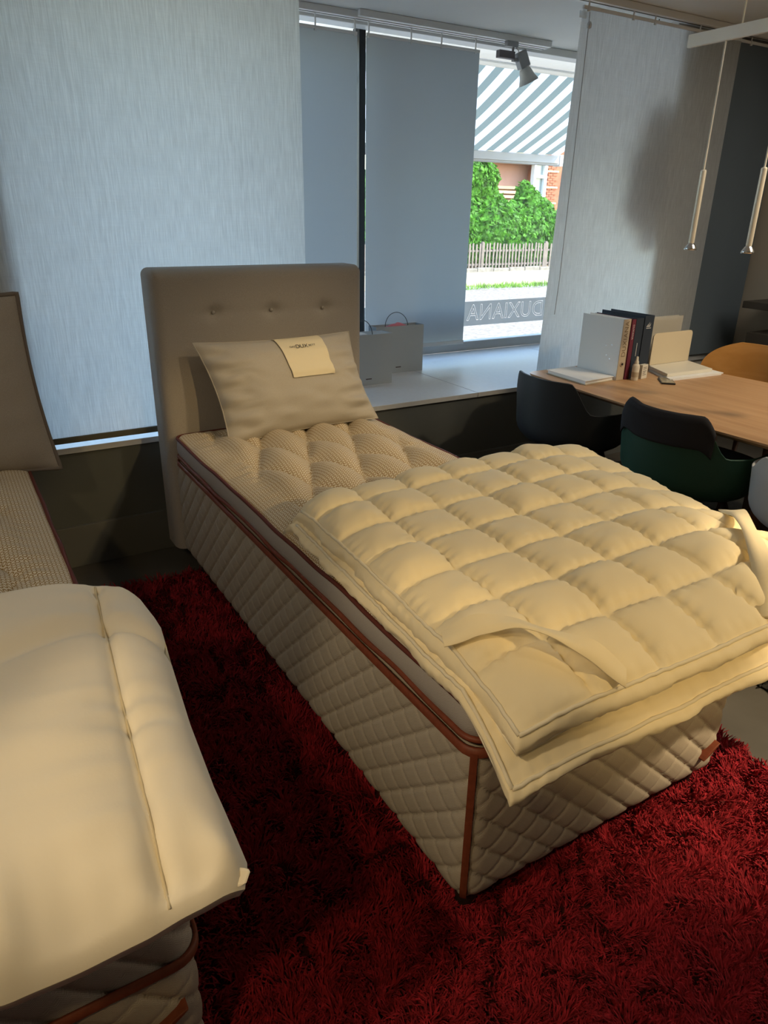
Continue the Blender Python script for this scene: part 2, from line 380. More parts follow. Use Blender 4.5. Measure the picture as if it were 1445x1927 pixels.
# window
w = empty('window_1', (2.4, 4.42, 0.57), kind='structure')
build('bottom_rail', B(0.3, 4.49, 4.38, 4.45, 0.5725, 0.642), 'frame', w, bevel=0.006)
build('top_rail', B(0.3, 4.49, 4.38, 4.45, 2.552, 2.578), 'white', w, bevel=0.004)
build('side_rail', B(0.296, 0.36, 4.38, 4.45, 0.642, 2.552), 'frame', w, bevel=0.004)
build('side_rail', B(4.43, 4.49, 4.38, 4.45, 0.642, 2.552), 'frame', w, bevel=0.004)
build('mullion', B(2.435, 2.48, 4.37, 4.45, 0.643, 2.551), 'mullion', w, bevel=0.003)
build('pane', B(0.36, 2.435, 4.415, 4.421, 0.642, 2.552), 'glass', w)
build('pane', B(2.48, 4.43, 4.415, 4.421, 0.642, 2.552), 'glass', w)
fl = build('frosted_band', B(2.481, 4.429, 4.411, 4.413, 0.752, 0.93), 'film', w, recalc=False)
tb = text_mb('DUXIANA', 0.165, Matrix.Identity(4), outline=0.0030, spacing=1.05)
_w = np.ptp(tb.verts()[:, 0]); tb.xf(axes((3.775, 4.412, 0.842), (-1, 0, 0), (0, 0, 1)) @ Matrix.Diagonal((0.76/_w, 1, 1, 1)))
# the letters are cut out of the film as outlines
_w0 = tb.verts(); tb.v = [_w0*[1, 1, 1]]
cut = build('letter_cutter', tb, 'film_line', recalc=True)
bo_ = fl.modifiers.new('cut', 'BOOLEAN'); bo_.object = cut; bo_.operation = 'DIFFERENCE'; bo_.solver = 'EXACT'; bo_.use_self = True
_dg = bpy.context.evaluated_depsgraph_get(); _me = bpy.data.meshes.new_from_object(fl.evaluated_get(_dg))
print('film faces', len(_me.polygons)); fl.modifiers.clear(); fl.data = _me; bpy.data.objects.remove(cut)

# curtain rails on the ceiling
for nm, y, x0, x1, mm in (('trim_2', 3.2, -2.2, 4.95, 'white'), ('trim_3', 4.2, 0.32, 3.74, 'white')):
    r = struct(nm, B(x0, x1, y-0.03, y+0.03, 2.545, 2.579), mm, bevel=0.003)
    build('groove', B(x0+.01, x1-.01, y-0.004, y+0.004, 2.5435, 2.5455), 'hem', r)
struct('trim_4', B(0.3, 4.45, 4.26, 4.36, 2.535, 2.579), 'white', bevel=0.004)

# ---------------------------------------------------------------- hanging panels
def panel(name, x0, x1, y, z0, z1, m, label, hooks=(), hem=True, skew=0.0, wav=0.004, weight='hem'):
    root = empty(name, ((x0+x1)/2, y, z0), label, 'blind')
    nu, nv = 40, 30; u = np.linspace(0, 1, nu); v = np.linspace(0, 1, nv); U, V = np.meshgrid(u, v, indexing='ij')
    X = x0+(x1-x0)*U-skew*(1-V)*(1-U); Z = z0+(z1-z0)*V
    Y = y+wav*np.sin(U*9+V*1.5)*(1-V*0.5)
    P = np.stack([X, Y, Z], -1); Q = P.copy(); Q[..., 1] += 0.0012
    mb = MB().grid(P).grid(Q, flip=True)
    build('fabric', mb, m, root, smooth=True, recalc=False)
    if hem:
        build('bottom_bar', B(x0-skew, x1, y-0.010, y+0.010, z0-0.022, z0+0.004), weight, root, bevel=0.003)
    build('carrier', B(x0, x1, y-0.006, y+0.006, z1-0.004, z1+0.012), 'white', root, bevel=0.002)
    for hx in hooks:
        mb = MB().tube([(hx, y-0.002, z1+0.005), (hx, y-0.004, z1+0.03), (hx, y-0.002, 2.543)], 0.0045, 6)
        mb.box(hx-0.006, hx+0.006, y-0.009, y+0.003, z1-0.012, z1+0.01)
        build('hook', mb, 'white', root)
    return root
panel('linen_panel', -1.3, 1.497, 3.2, 0.632, 2.5, 'sheer', 'wide sheer linen panel blind behind the two headboards', hooks=(-1.0, -0.2, 0.6, 1.4))
pr = panel('linen_panel', 3.085, 4.385, 3.2, 0.632, 2.515, 'sheer', 'sheer linen panel blind with a rounded shadow, behind the table', hooks=(3.12, 3.45, 3.62, 4.0, 4.3), skew=0.075)
build('pull_cord', MB().tube([(3.125, 3.192, 2.5), (3.125, 3.19, 2.45), (3.11, 3.19, 1.2), (3.10, 3.19, 1.0)], 0.0022, 6), 'frame', pr)
build('cord_knob', MB().lathe([(0.002, 2.425), (0.011, 2.43), (0.013, 2.445), (0.009, 2.455), (0.002, 2.46)], (3.125, 3.186), 12), 'alu', pr, smooth=True)
build('hem_strip', B(3.06, 3.11, 3.1955, 3.1975, 2.47, 2.5), 'sheer', pr)
panel('charcoal_panel', 4.39, 4.93, 3.215, 0.645, 2.515, 'navy', 'dark charcoal panel blind hanging beside the beige right wall', hooks=(4.5, 4.8), hem=False)
panel('grey_panel', 1.35, 2.325, 4.2, 0.69, 2.472, 'blackout', 'narrow grey opaque panel blind left of the black mullion', hooks=(1.5, 2.06, 2.31), weight='white')
panel('grey_panel', 2.385, 3.205, 4.2, 0.69, 2.475, 'blackout', 'grey opaque panel blind above the two shopping bags', hooks=(2.4, 2.69, 2.91, 3.17), skew=-0.005, weight='white')

# rounded ornament added unseen behind the right sheer panel to cast its shadow
ho = empty('shadow_blocker', (3.78, 3.37, 1.4), 'rounded dark ornament added behind the sheer panel to cast a shadow on it', 'blocker')
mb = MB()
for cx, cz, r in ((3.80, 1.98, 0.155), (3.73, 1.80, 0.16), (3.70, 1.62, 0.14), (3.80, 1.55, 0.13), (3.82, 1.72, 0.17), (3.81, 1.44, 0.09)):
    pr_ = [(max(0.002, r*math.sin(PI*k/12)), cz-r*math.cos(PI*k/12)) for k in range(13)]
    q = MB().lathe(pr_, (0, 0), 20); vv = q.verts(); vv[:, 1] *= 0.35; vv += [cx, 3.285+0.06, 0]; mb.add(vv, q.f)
build('body', mb, mat('blocker_grey', (0.06, 0.06, 0.06), 0.8), ho, smooth=True, recalc=False)
build('cord', MB().tube([(3.82, 3.345, 2.1), (3.82, 3.345, 2.579)], 0.003, 6), 'dark_cord', ho)  # made-up cord carrying the unseen shape

# ---------------------------------------------------------------- track spotlight
ts = empty('track_spotlight', (3.42, 4.13, 2.33), 'grey track spotlight with a pale cone shade under the window rail', 'spotlight')
build('track', B(2.3, 3.73, 4.12, 4.15, 2.545, 2.579), 'white', ts, bevel=0.003)
build('adapter', B(3.36, 3.45, 4.118, 4.152, 2.515, 2.546), 'spot_grey', ts, bevel=0.004)
build('stem', MB().tube([(3.42, 4.135, 2.516), (3.42, 4.135, 2.47)], 0.008, 10), 'spot_grey', ts)
build('driver_box', B(3.30, 3.425, 4.115, 4.155, 2.448, 2.49), 'spot_dark', ts, bevel=0.003)
build('cable', MB().tube([(3.445, 4.135, 2.515), (3.462, 4.13, 2.50), (3.462, 4.125, 2.47), (3.452, 4.125, 2.45)], 0.0025, 6), 'spot_grey', ts)
build('bracket', B(3.423, 3.475, 4.12, 4.15, 2.438, 2.458), 'spot_grey', ts, bevel=0.003)
ax = Vector((0.42, -0.12, -0.9)).normalized()
R = ax.to_track_quat('Z', 'Y').to_matrix().to_4x4()
mb = MB().box(-0.034, 0.034, -0.034, 0.034, -0.045, 0.05).xf(Matrix.Translation((3.492, 4.128, 2.455)) @ R)
build('head', mb, 'spot_grey', ts, bevel=0.006)
prof = [(0.030, 0.052), (0.036, 0.06), (0.050, 0.105), (0.066, 0.14), (0.063, 0.14), (0.047, 0.105), (0.033, 0.065), (0.026, 0.058)]
build('cone_shade', MB().lathe(prof, (0, 0), 28, cap=False).xf(Matrix.Translation((3.492, 4.128, 2.455)) @ R), 'spot_cone', ts, smooth=True)

# ---------------------------------------------------------------- pendant lamp over the table
pl = empty('pendant_lamp', (3.2, 2.0, 1.39), 'slim white bar pendant with thin nickel tubes above the oak table', 'lamp')
build('bar', B(3.19, 3.21, 1.2, 2.61, 2.266, 2.318), mat('bar_white', (0.9, 0.92, 0.91), 0.4), pl, bevel=0.002)
for yy in (2.345, 1.45): build('ceiling_cable', MB().tube([(3.2, yy, 2.317), (3.2, yy, 2.58)], 0.0035, 8), 'cord', pl)
for yy in (2.412, 2.106, 1.8, 1.5):
    t = build('tube', MB().lathe([(0.012, 1.425), (0.0135, 1.43), (0.0135, 1.745), (0.010, 1.75)], (3.2, yy), 16), 'brass', pl, smooth=True, angle=0.6)
    build('rod', MB().tube([(3.2, yy, 1.75), (3.2, yy, 2.268)], 0.0042, 8), 'brass', t)
    build('shade', MB().lathe([(0.011, 1.428), (0.017, 1.423), (0.028, 1.404), (0.029, 1.396), (0.026, 1.396), (0.015, 1.418), (0.010, 1.424)], (3.2, yy), 20, cap=False), 'steel', t, smooth=True)
    build('bulb', MB().lathe([(0.002, 1.398), (0.009, 1.402), (0.010, 1.414), (0.004, 1.423)], (3.2, yy), 12), 'bulb', t, smooth=True)

# ---------------------------------------------------------------- shelves on the right wall
for z0, z1, y1, lab in ((0.985, 1.03, 3.0, 'dark floating shelf, the upper one on the right wall'), (0.76, 0.835, 2.93, 'thick dark floating shelf, the lower one on the right wall')):
    o = build('wall_shelf', B(4.62, 4.969, 1.6, y1, z0, z1), 'shelf', bevel=0.003); tag(o, lab, 'shelf', 'shelves on the right wall')

# ---------------------------------------------------------------- beds
def quilted_base(x0, x1, y0, y1, z0, z1, parent, name='base'):
    r = 0.045; step = 0.005
    segs = []           # path from back-left, along the left, front and right sides
    def line(a, b):
        k = max(2, int(np.linalg.norm(np.subtract(b, a))/step)); return [np.add(a, np.subtract(b, a)*i/k) for i in range(k)]
    def arc(c, a0, a1): return [np.array([c[0]+r*math.cos(a), c[1]+r*math.sin(a)]) for a in np.linspace(a0, a1, 10)[:-1]]
    pts = line((x0, y1), (x0, y0+r))+arc((x0+r, y0+r), PI, 1.5*PI)+line((x0+r, y0), (x1-r, y0))+arc((x1-r, y0+r), 1.5*PI, 2*PI)+line((x1, y0+r), (x1, y1))+[np.array([x1, y1])]
    pts = np.array(pts); k = len(pts)
    d = np.r_[0, np.cumsum(np.linalg.norm(np.diff(pts, axis=0), axis=1))]; sc = d[np.argmin(np.hypot(pts[:, 0]-x0, pts[:, 1]-y0))]
    u = np.abs(d-sc); t = np.gradient(pts, axis=0); t /= np.linalg.norm(t, axis=1)[:, None]; nrm = np.stack([t[:, 1], -t[:, 0]], 1); nrm = -nrm
    # outward = away from the centre
    c0 = np.array([(x0+x1)/2, (y0+y1)/2]); flip = np.sign(((pts-c0)*nrm).sum(1)); nrm *= flip[:, None]
    nv = 90; v = np.linspace(0, 1, nv); zz = z0+(z1-z0)*v
    Uu, Zz = np.meshgrid(u, zz, indexing='ij'); per = 0.083
    A = (Zz-0.454+0.94*Uu)/per; Bq = (Zz-0.45-0.72*Uu)/per
    dA = np.abs(A-np.round(A)); dB = np.abs(Bq-np.round(Bq)); pa = np.tanh(dA/0.09)*(0.8+0.4*dA); pb = np.tanh(dB/0.08)
    disp = 0.0085*pa+0.0030*pb-0.006
    inset = 0.035*(1-np.sqrt(np.clip(1-(1-np.clip((Zz-z0)/0.06, 0, 1))**2, 0, 1)))
    disp = disp*sstep(0, 0.02, z1-Zz)-inset
    P = np.zeros((k, nv, 3)); P[..., :2] = pts[:, None, :]+nrm[:, None, :]*disp[..., None]; P[..., 2] = Zz
    mb = MB().grid(P); n0 = mb.n
    mb.f.append(tuple(i*nv for i in range(k))); mb.f.append(tuple(i*nv+nv-1 for i in range(k))); mb.f.append(tuple(range(nv))+tuple((k-1)*nv+j for j in range(nv))[::-1])
    return build(name, mb, 'tweed', parent, smooth=True, angle=1.2), pts, nrm

def ring(x0, x1, y0, y1, z, r=0.05, wob=0.0, off=0.0, n=26, seed=0):
    kx = max(1, int((x1-x0-2*r)/0.03)); ky = max(1, int((y1-y0-2*r)/0.03))
    x0 -= off; x1 += off; y0 -= off; y1 += off; P = []
    for (cx, cy, a0) in ((x0+r, y0+r, PI), (x1-r, y0+r, 1.5*PI), (x1-r, y1-r, 0), (x0+r, y1-r, 0.5*PI)):
        for a in np.linspace(a0, a0+PI/2, 7): P.append((cx+r*math.cos(a), cy+r*math.sin(a)))
    P = np.array(P); Q = []
    for i in range(len(P)):
        a, b = P[i], P[(i+1) % len(P)]; k = 1 if i % 7 != 6 else (kx if (i//7) % 2 == 0 else ky)
        for j in range(k): Q.append(a+(b-a)*j/k)
    Q = np.array(Q); zz = np.full(len(Q), z)
    if wob:
        s = np.cumsum(np.r_[0, np.linalg.norm(np.diff(Q, axis=0), axis=1)])
        w1 = vnoise(s*7+seed, s*0+seed*3.1); w2 = vnoise(s*6+seed+9, s*0+1.7)
        c0 = Q.mean(0); nn = Q-c0; nn /= np.linalg.norm(nn, axis=1)[:, None]
        zz = zz+wob*w1*1.6; Q = Q+nn*(wob*w2)[:, None]
    return np.c_[Q, zz]

def ribbon_ring(x0, x1, y0, y1, z0, z1, off):      # flat tape running round a box
    a = ring(x0, x1, y0, y1, z0, off=off); b = a.copy(); b[:, 2] = z1
    c = ring(x0, x1, y0, y1, z1, off=off-0.006); d = c.copy(); d[:, 2] = z0
    return MB().grid(np.stack([a, b, c, d, a], 1), closed_u=True)

def make_bed(x0, x1, y0, y1, label, head, ribbons, corner_tape, tabs):
    root = empty('box_spring_bed', ((x0+x1)/2, (y0+y1)/2, 0), label, 'bed', 'box spring beds')
    quilted_base(x0, x1, y0, y1, 0.085, 0.532, root)
    for lx in (x0+0.06, x1-0.06):
        for ly in (y0+0.06, y1-0.12):
            build('leg', MB().lathe([(0.022, 0.0), (0.024, 0.01), (0.032, 0.09), (0.034, 0.115)], (lx, ly), 16), 'leg', root, smooth=True)
    for z0, z1, off in ribbons: build('leather_tape', ribbon_ring(x0, x1, y0, y1, z0, z1, off), 'leather', root, smooth=True)
    if corner_tape:
        P = [];
        for z in np.linspace(0.09, 0.53, 24):
            ins = 0.035*(1-math.sqrt(max(0, 1-(1-min(1, (z-0.085)/0.06))**2)))
            row = []
            for (dx, dy) in ((0.0055, 0.018), (0.0085, 0.0135), (0.0120, 0.0100), (0.0165, 0.0065)):
                row.append((x0+dx-0.007+ins*0.7, y0+dy-0.007+ins*0.7, z))
            P.append(row)
        P = np.array(P); Q = P+[0.006, 0.006, 0]
        build('corner_tape', MB().grid(P).grid(Q, flip=True), 'leather', root, smooth=True)
    for tx, tz in tabs:
        mb = MB(); k = 14; prof = []
        for i in range(k): a = 2*PI*i/k; prof.append((tx+0.030*math.cos(a)+0.010*math.sin(a), tz+0.011*math.sin(a)+0.016*math.cos(a)))
        mb.add([(px, y0-0.022, pz) for px, pz in prof]+[(px, y0+0.004, pz) for px, pz in prof], [tuple(range(k)), tuple(range(2*k-1, k-1, -1))]+[(i, (i+1) % k, k+(i+1) % k, k+i) for i in range(k)])
        build('leather_tab', mb, 'leather', root, bevel=0.002)
    if head:
        hx0, hx1, hy0, hy1, hz0, hz1 = 0.725, 1.69, y1+0.006, y1+0.155, 0.1, 1.32
        nu, nv = 110, 130; u = np.linspace(0, 1, nu); v = np.linspace(0, 1, nv); U, V = np.meshgrid(u, v, indexing='ij')
        X = hx0+(hx1-hx0)*U; Z = hz0+(hz1-hz0)*V
        e = np.minimum(np.minimum(X-hx0, hx1-X), hz1-Z); rr = 0.045
        rnd = rr*(1-np.sqrt(np.clip(1-(1-np.clip(e/rr, 0, 1))**2, 0, 1)))
        puff = -0.008*np.sin(PI*U)*np.sin(PI*np.clip(V, 0, 1))
        dim = 0
        bts = [(0.975, 1.145), (1.235, 1.142), (1.485, 1.14), (0.975, 0.90), (1.235, 0.90), (1.485, 0.90)]
        for bx, bz in bts: dim = dim+0.016*np.exp(-((X-bx)**2+(Z-bz)**2)/0.03**2)+0.006*np.exp(-((X-bx)**2/0.09**2+(Z-bz)**2/0.02**2))
        Yf = hy0+rnd+puff+dim
        # corners of the outline rounded
        cx = np.clip(np.maximum(hx0+0.03-X, X-hx1+0.03), 0, None); cz = np.clip(Z-hz1+0.03, 0, None)
        hyp = np.hypot(cx, cz); kk_ = np.where((cx > 0) & (cz > 0), np.maximum(cx, cz)/np.maximum(hyp, 1e-6), 1.0)
        X = np.where(cx > 0, np.where(U < 0.5, hx0+0.03-cx*kk_, hx1-0.03+cx*kk_), X); Z = np.where(cz > 0, hz1-0.03+cz*kk_, Z)
        P = np.stack([X, Yf, Z], -1)
        Bk = np.stack([X, np.full_like(X, hy1), Z], -1)
        mb = MB().grid(P).grid(Bk, flip=True)
        for a, b in ((P[0], Bk[0]), (P[-1], Bk[-1]), (P[:, -1], Bk[:, -1]), (P[:, 0], Bk[:, 0])):
            k = 6; rim = np.stack([a+(b-a)*t for t in np.linspace(0, 1, k)], 1); mb.grid(rim)
        h = build('headboard', mb, 'head', root, smooth=True)
        bm = bmesh.new(); bm.from_mesh(h.data); bmesh.ops.remove_doubles(bm, verts=bm.verts, dist=0.0008); bmesh.ops.recalc_face_normals(bm, faces=bm.faces); bm.to_mesh(h.data); bm.free()
        h.data.set_sharp_from_angle(angle=1.0)
        for bx, bz in bts[:3]:
            build('button', MB().lathe([(0.001, 0.004), (0.006, 0.003), (0.008, 0.0), (0.006, -0.004)], (0, 0), 12).xf(Matrix.Translation((bx, hy0+0.012, bz)) @ Matrix.Rotation(PI/2, 4, 'X')), 'head', h, smooth=True)
        for sx in (hx0+0.0, ):
            build('seam', MB().tube([(sx+0.016, hy0+0.018, z) for z in np.linspace(0.15, 1.29, 40)], 0.0022, 6), 'head', h)
    return root

def make_topper(x0, x1, y0, y1, label, seed, zed=0.637):
    root = empty('mattress_topper', ((x0+x1)/2, (y0+y1)/2, 0.545), label, 'mattress', 'mattress toppers')
    nx, ny = 110, 230; U, V = np.meshgrid(np.linspace(0, 1, nx), np.linspace(0, 1, ny), indexing='ij')
    X = x0+(x1-x0)*U; Y = y0+(y1-y0)*V
    e = np.minimum(np.minimum(X-x0, x1-X), np.minimum(Y-y0, y1-Y))
    p = (X-x0-0.362)/0.21+(Y-y0-1.53)/0.49; q = (X-x0-0.362)/0.21-(Y-y0-1.53)/0.49
    puff = (np.abs(np.sin(PI*p))*np.abs(np.sin(PI*q)))**0.5
    ins = sstep(0.06, 0.16, e)
    zt = zed-0.002+0.030*np.sqrt(np.clip(e/0.1, 0, 1))+ins*(0.058*puff-0.028)
    # gathers running from the first tufts to the edge
    gx = np.exp(-((e-0.09)/0.05)**2)
    zt = zt+gx*0.004*np.sin(np.where(np.minimum(X-x0, x1-X) < np.minimum(Y-y0, y1-Y), Y, X)*2*PI/0.055)*(0.5+vnoise(X*9, Y*9))
    zt = zt+0.006*vnoise(X*14+seed, Y*14)
    r = 0.05
    cxx = np.clip(np.maximum(x0+r-X, X-x1+r), 0, None); cyy = np.clip(np.maximum(y0+r-Y, Y-y1+r), 0, None)
    hyp = np.hypot(cxx, cyy); mx = np.maximum(cxx, cyy); k = np.where(hyp > 1e-6, mx/np.maximum(hyp, 1e-6), 1)
    X = np.where(cxx > 0, np.where(X < (x0+x1)/2, x0+r-cxx*k, x1-r+cxx*k), X); Y = np.where(cyy > 0, np.where(Y < (y0+y1)/2, y0+r-cyy*k, y1-r+cyy*k), Y)
    build('tufted_top', MB().grid(np.stack([X, Y, zt], -1)), 'ticking', root, smooth=True, recalc=False)
    # herringbone side band
    lay = [ring(x0, x1, y0, y1, z, off=o, wob=wv, seed=seed) for z, o, wv in ((0.546, -0.01, 0), (0.556, 0.0, 0.002), (0.59, 0.006, 0.004), (0.625, 0.003, 0.004), (zed, -0.002, 0.004), (zed+0.006, -0.03, 0.0))]
    mb = MB().grid(np.stack(lay, 1), closed_u=True); nv = len(lay); mb.f.append(tuple(i*nv for i in range(len(lay[0]))))
    build('side_band', mb, 'band', root, smooth=True)
    build('upper_piping', MB().tube(ring(x0, x1, y0, y1, zed, off=0.002, wob=0.006, seed=seed), 0.0065, 7, closed=True), 'piping', root, smooth=True)
    build('lower_piping', MB().tube(ring(x0, x1, y0, y1, 0.560, off=0.004, wob=0.009, seed=seed+4), 0.0075, 7, closed=True), 'leather', root, smooth=True)
    return root

BX0, BX1, BY0, BY1 = 0.758, 1.665, 0.875, 2.985
make_bed(BX0, BX1, BY0, BY1, 'tweed quilted box spring bed with tall greige headboard, beside the window bench', True, ((0.520, 0.542, 0.010),), True, ((1.595, 0.185),))
make_topper(BX0, BX1, BY0, BY1-0.004, 'tufted patterned mattress topper on the bed with the headboard', 1)
LX0, LX1, LY0, LY1 = -0.742, 0.165, 0.85, 2.9
make_bed(LX0, LX1, LY0, LY1, 'tweed quilted box spring bed at the left edge, under the white duvet', False, ((0.392, 0.410, 0.012),), False, ((0.105, 0.285),))
make_topper(LX0, LX1, LY0, LY1, 'tufted patterned mattress topper on the left bed, half under the duvet', 5)
# care tag of the topper
tg = build('care_tag', B(1.632, 1.66, 2.86, 2.90, 0.672, 0.674), 'white'); tag(tg, 'tiny white care tag at the topper edge beside the headboard', 'tag')
tg.parent = bpy.data.objects['mattress_topper']; tg.location = Vector(tg.location)-tg.parent.location
for k in ('label', 'category'): del tg[k]

# ---------------------------------------------------------------- pillow and card
def pillow_surface(corners, thick, nu=60, nv=44, pinch=0.07, wrk=1.0, seed=0):
    TL, TR, BR, BL = [np.array(c, float) for c in corners]
    nrm = np.cross(TR-TL, TL-BL); nrm /= np.linalg.norm(nrm)
    if nrm[1] > 0: nrm = -nrm
    def pos(s, t, side):          # s,t in 0..1, t from top
        u = 2*s-1; v = 2*t-1
        uu = u*(1-pinch*(1-v**2)); vv = v*(1-pinch*0.9*(1-u**2)); a = (uu+1)/2; b = (vv+1)/2
        p = (TL*(1-a)[..., None]+TR*a[..., None])*(1-b)[..., None]+(BL*(1-a)[..., None]+BR*a[..., None])*b[..., None]
        h = thick/2*np.clip(1-np.abs(u)**2.6, 0, 1)**0.6*np.clip(1-np.abs(v)**2.6, 0, 1)**0.6
        edge = np.exp(-((1-np.abs(u))/0.30)**2)
        h = h*(1+wrk*0.18*edge*np.sin(v*17+3*np.abs(u)+seed)*(0.6+vnoise(u*5+seed, v*7)))+wrk*0.006*vnoise(u*4+seed, v*6)*(1-np.abs(u)**6)*(1-np.abs(v)**6)
        e2 = np.exp(-((np.abs(u)-0.72)/0.2)**2)*np.clip(1-np.abs(v)**8, 0, 1)
        h = h+wrk*0.0022*e2*np.sin(v*21+5*u+2.5*vnoise(u*3, v*4+seed)*4)
        return p+nrm*(side*h)[..., None]
    S_, T_ = np.meshgrid(np.linspace(0, 1, nu), np.linspace(0, 1, nv), indexing='ij')
    return pos, pos(S_, T_, 1.0), pos(S_, T_, -1.0)
pc = ((0.850, 2.915, 1.040), (1.570, 2.915, 1.040), (1.625, 2.735, 0.672), (0.915, 2.735, 0.645))
pos, Pf, Pb = pillow_surface(pc, 0.19, wrk=2.5, seed=2)
pw = empty('pillow', (1.24, 2.8, 0.66), 'taupe linen pillow with a printed card, leaning on the headboard', 'pillow')
build('cover', MB().grid(Pf).grid(Pb, flip=True), 'pillow', pw, smooth=True, recalc=False)
edge = np.concatenate([Pf[:, 0], Pf[-1, 1:], Pf[::-1, -1][1:], Pf[0, ::-1][1:-1]])
build('edge_seam', MB().tube(edge, 0.0028, 6, closed=True), 'pillow', pw, smooth=True)
s_, t_ = np.meshgrid(np.linspace(0.465, 0.765, 24), np.linspace(0.0, 0.48, 30), indexing='ij')
t_ = t_+0.0*(s_-0.46)
Cp = pos(s_, t_, 1.0); Cp[..., 1] -= 0.006; Cp[..., 2] += 0.004
card = build('label_card', MB().grid(Cp).grid(Cp+[0, 0.0012, 0.0], flip=True), 'card', smooth=True, recalc=False)
tag(card, 'cream printed card lying on the taupe pillow', 'card')
for body, sx, sz in (('DAS', 0.54, 0.014), ('DUX', 0.603, 0.027), ('BETT', 0.672, 0.014)):
    o = pos(np.array([sx]), np.array([0.145]), 1.0)[0]; o2 = pos(np.array([sx+0.02]), np.array([0.145]), 1.0)[0]; o3 = pos(np.array([sx]), np.array([0.10]), 1.0)[0]
    xv = Vector(o2-o).normalized(); yv = Vector(o3-o); yv = (yv-xv*yv.dot(xv)).normalized(); zv = xv.cross(yv)
    o = o+np.array([0, -0.006, 0.004])+np.array(zv)*0.0035
    build('printed_word', text_mb(body, sz, axes(o, xv, yv)), 'ink', card, recalc=False)

# cushion at the head of the left bed
cc = ((-0.50, 2.86, 1.255), (0.235, 2.86, 1.265), (0.275, 2.80, 0.635), (-0.52, 2.80, 0.66))
pos2, Cf, Cb = pillow_surface(cc, 0.17, pinch=0.05, wrk=0.35, seed=6)
cu = empty('piped_cushion', (-0.1, 2.83, 0.65), 'large greige piped cushion upright at the head of the left bed', 'cushion')
build('cover', MB().grid(Cf).grid(Cb, flip=True), 'head', cu, smooth=True, recalc=False)
edge = np.concatenate([Cf[:, 0], Cf[-1, 1:], Cf[::-1, -1][1:], Cf[0, ::-1][1:-1]])
build('piping', MB().tube(edge, 0.0075, 8, closed=True), mat('cushion_piping', (0.17, 0.15, 0.135), 0.9), cu, smooth=True)

# ---------------------------------------------------------------- folded quilt on the bed
def quilt_layer(xl, xr, yf, yb, ztop, thick, puffh, cells, roll=0.0, seed=0, side_m=4):
    """xl/xr/yf/yb: edge curves; returns grid of top, side ring rows, cords"""
    n = 7*18+1; a = np.linspace(0, 1, n); A, Bv = np.meshgrid(a, a, indexing='ij')
    X = xl(Bv)*(1-A)+xr(Bv)*A; Y = yf(A)*(1-Bv)+yb(A)*Bv
    X = X+0.006*vnoise(A*14+seed, Bv*14); Y = Y+0.006*vnoise(A*14+seed+20, Bv*14+7)
    fu = (A*cells) % 1.0; fv = (Bv*cells) % 1.0; ci = np.minimum((A*cells).astype(int), cells-1); cj = np.minimum((Bv*cells).astype(int), cells-1)
    rnd = RNG.random((cells, cells))[ci, cj]
    pu = np.clip(1-np.abs(2*fu-1)**3.0, 0, 1)**0.5; pv = np.clip(1-np.abs(2*fv-1)**3.0, 0, 1)**0.5
    e = np.minimum(np.minimum(A, 1-A), np.minimum(Bv, 1-Bv))
    # keep the puff full at the outer edge, where the cord holds it
    h = puffh*pu*pv*(0.75+0.6*rnd)*(1+0.25*vnoise(A*21+seed, Bv*21))
    seamd = np.minimum(np.minimum(fu, 1-fu), np.minimum(fv, 1-fv))
    h = h+0.0042*np.exp(-(seamd/0.12)**2)*np.sin(np.where(np.minimum(fu, 1-fu) < np.minimum(fv, 1-fv), Bv, A)*cells*2*PI*5+rnd*6)*(0.3+pu*pv)*(0.5+vnoise(A*40, Bv*40+seed))*2
    Z = ztop(X, Y, A, Bv)+h
    if roll: Z = Z-roll*(1-np.sqrt(np.clip(1-(np.clip((Bv-0.955)/0.045, 0, 1))**2, 0, 1)))
    return np.stack([X, Y, Z], -1)
def quilt_body(P, thick, seed=0):
    """close a top grid with a crinkled gusset and a bottom"""
    rim = np.concatenate([P[:, 0], P[-1, 1:], P[::-1, -1][1:], P[0, ::-1][1:-1]]); k = len(rim)
    c0 = rim.mean(0); nn = rim-c0; nn[:, 2] = 0; nn /= np.linalg.norm(nn, axis=1)[:, None]
    s = np.arange(k)*0.01; rows = [rim]
    for j, (f, o) in enumerate(((0.12, 0.010), (0.35, 0.016), (0.65, 0.015), (0.9, 0.006), (1.0, -0.004))):
        w1 = vnoise(s*11+seed+j*0.7, s*0+j*0.6+seed)*0.022+vnoise(s*30+seed, s*0+j)*0.010
        q = rim.copy()+nn*(o+w1*(1-abs(2*f-1)**3))[:, None]; q[:, 2] -= thick*f; rows.append(q)
    mb = MB().grid(P); G = np.stack(rows, 1); mb.grid(G, closed_u=True)
    bot = rows[-1]; n = P.shape[0]; Bt = P.copy()
    ins = 1.0; Bt[..., 2] = P[..., 2].copy()-thick
    # flat-ish underside
    mb2 = []
    nv = len(rows); base = mb.n-len(G.reshape(-1, 3))
    cen = len(mb.v); cpt = bot.mean(0); mb.add([cpt], []); ci = mb.n-1
    for i in range(k): mb.f.append((base+i*nv+nv-1, base+((i+1) % k)*nv+nv-1, ci))
    return mb, rows
def zq(X, Y, A, Bv):
    z = 0.752-0.020*np.exp(-(A/0.05)**2)
    dr = np.clip((X-1.64)/0.40, 0, None)**1.4; z = z-dr*(0.035+0.115*(1-Bv))
    df = np.clip((0.97-Y)/0.24, 0, None)**1.4; z = z-df*0.050
    return z+0.008*vnoise(A*3+2, Bv*3)-0.018*np.exp(-((1-Bv)/0.05)**2)
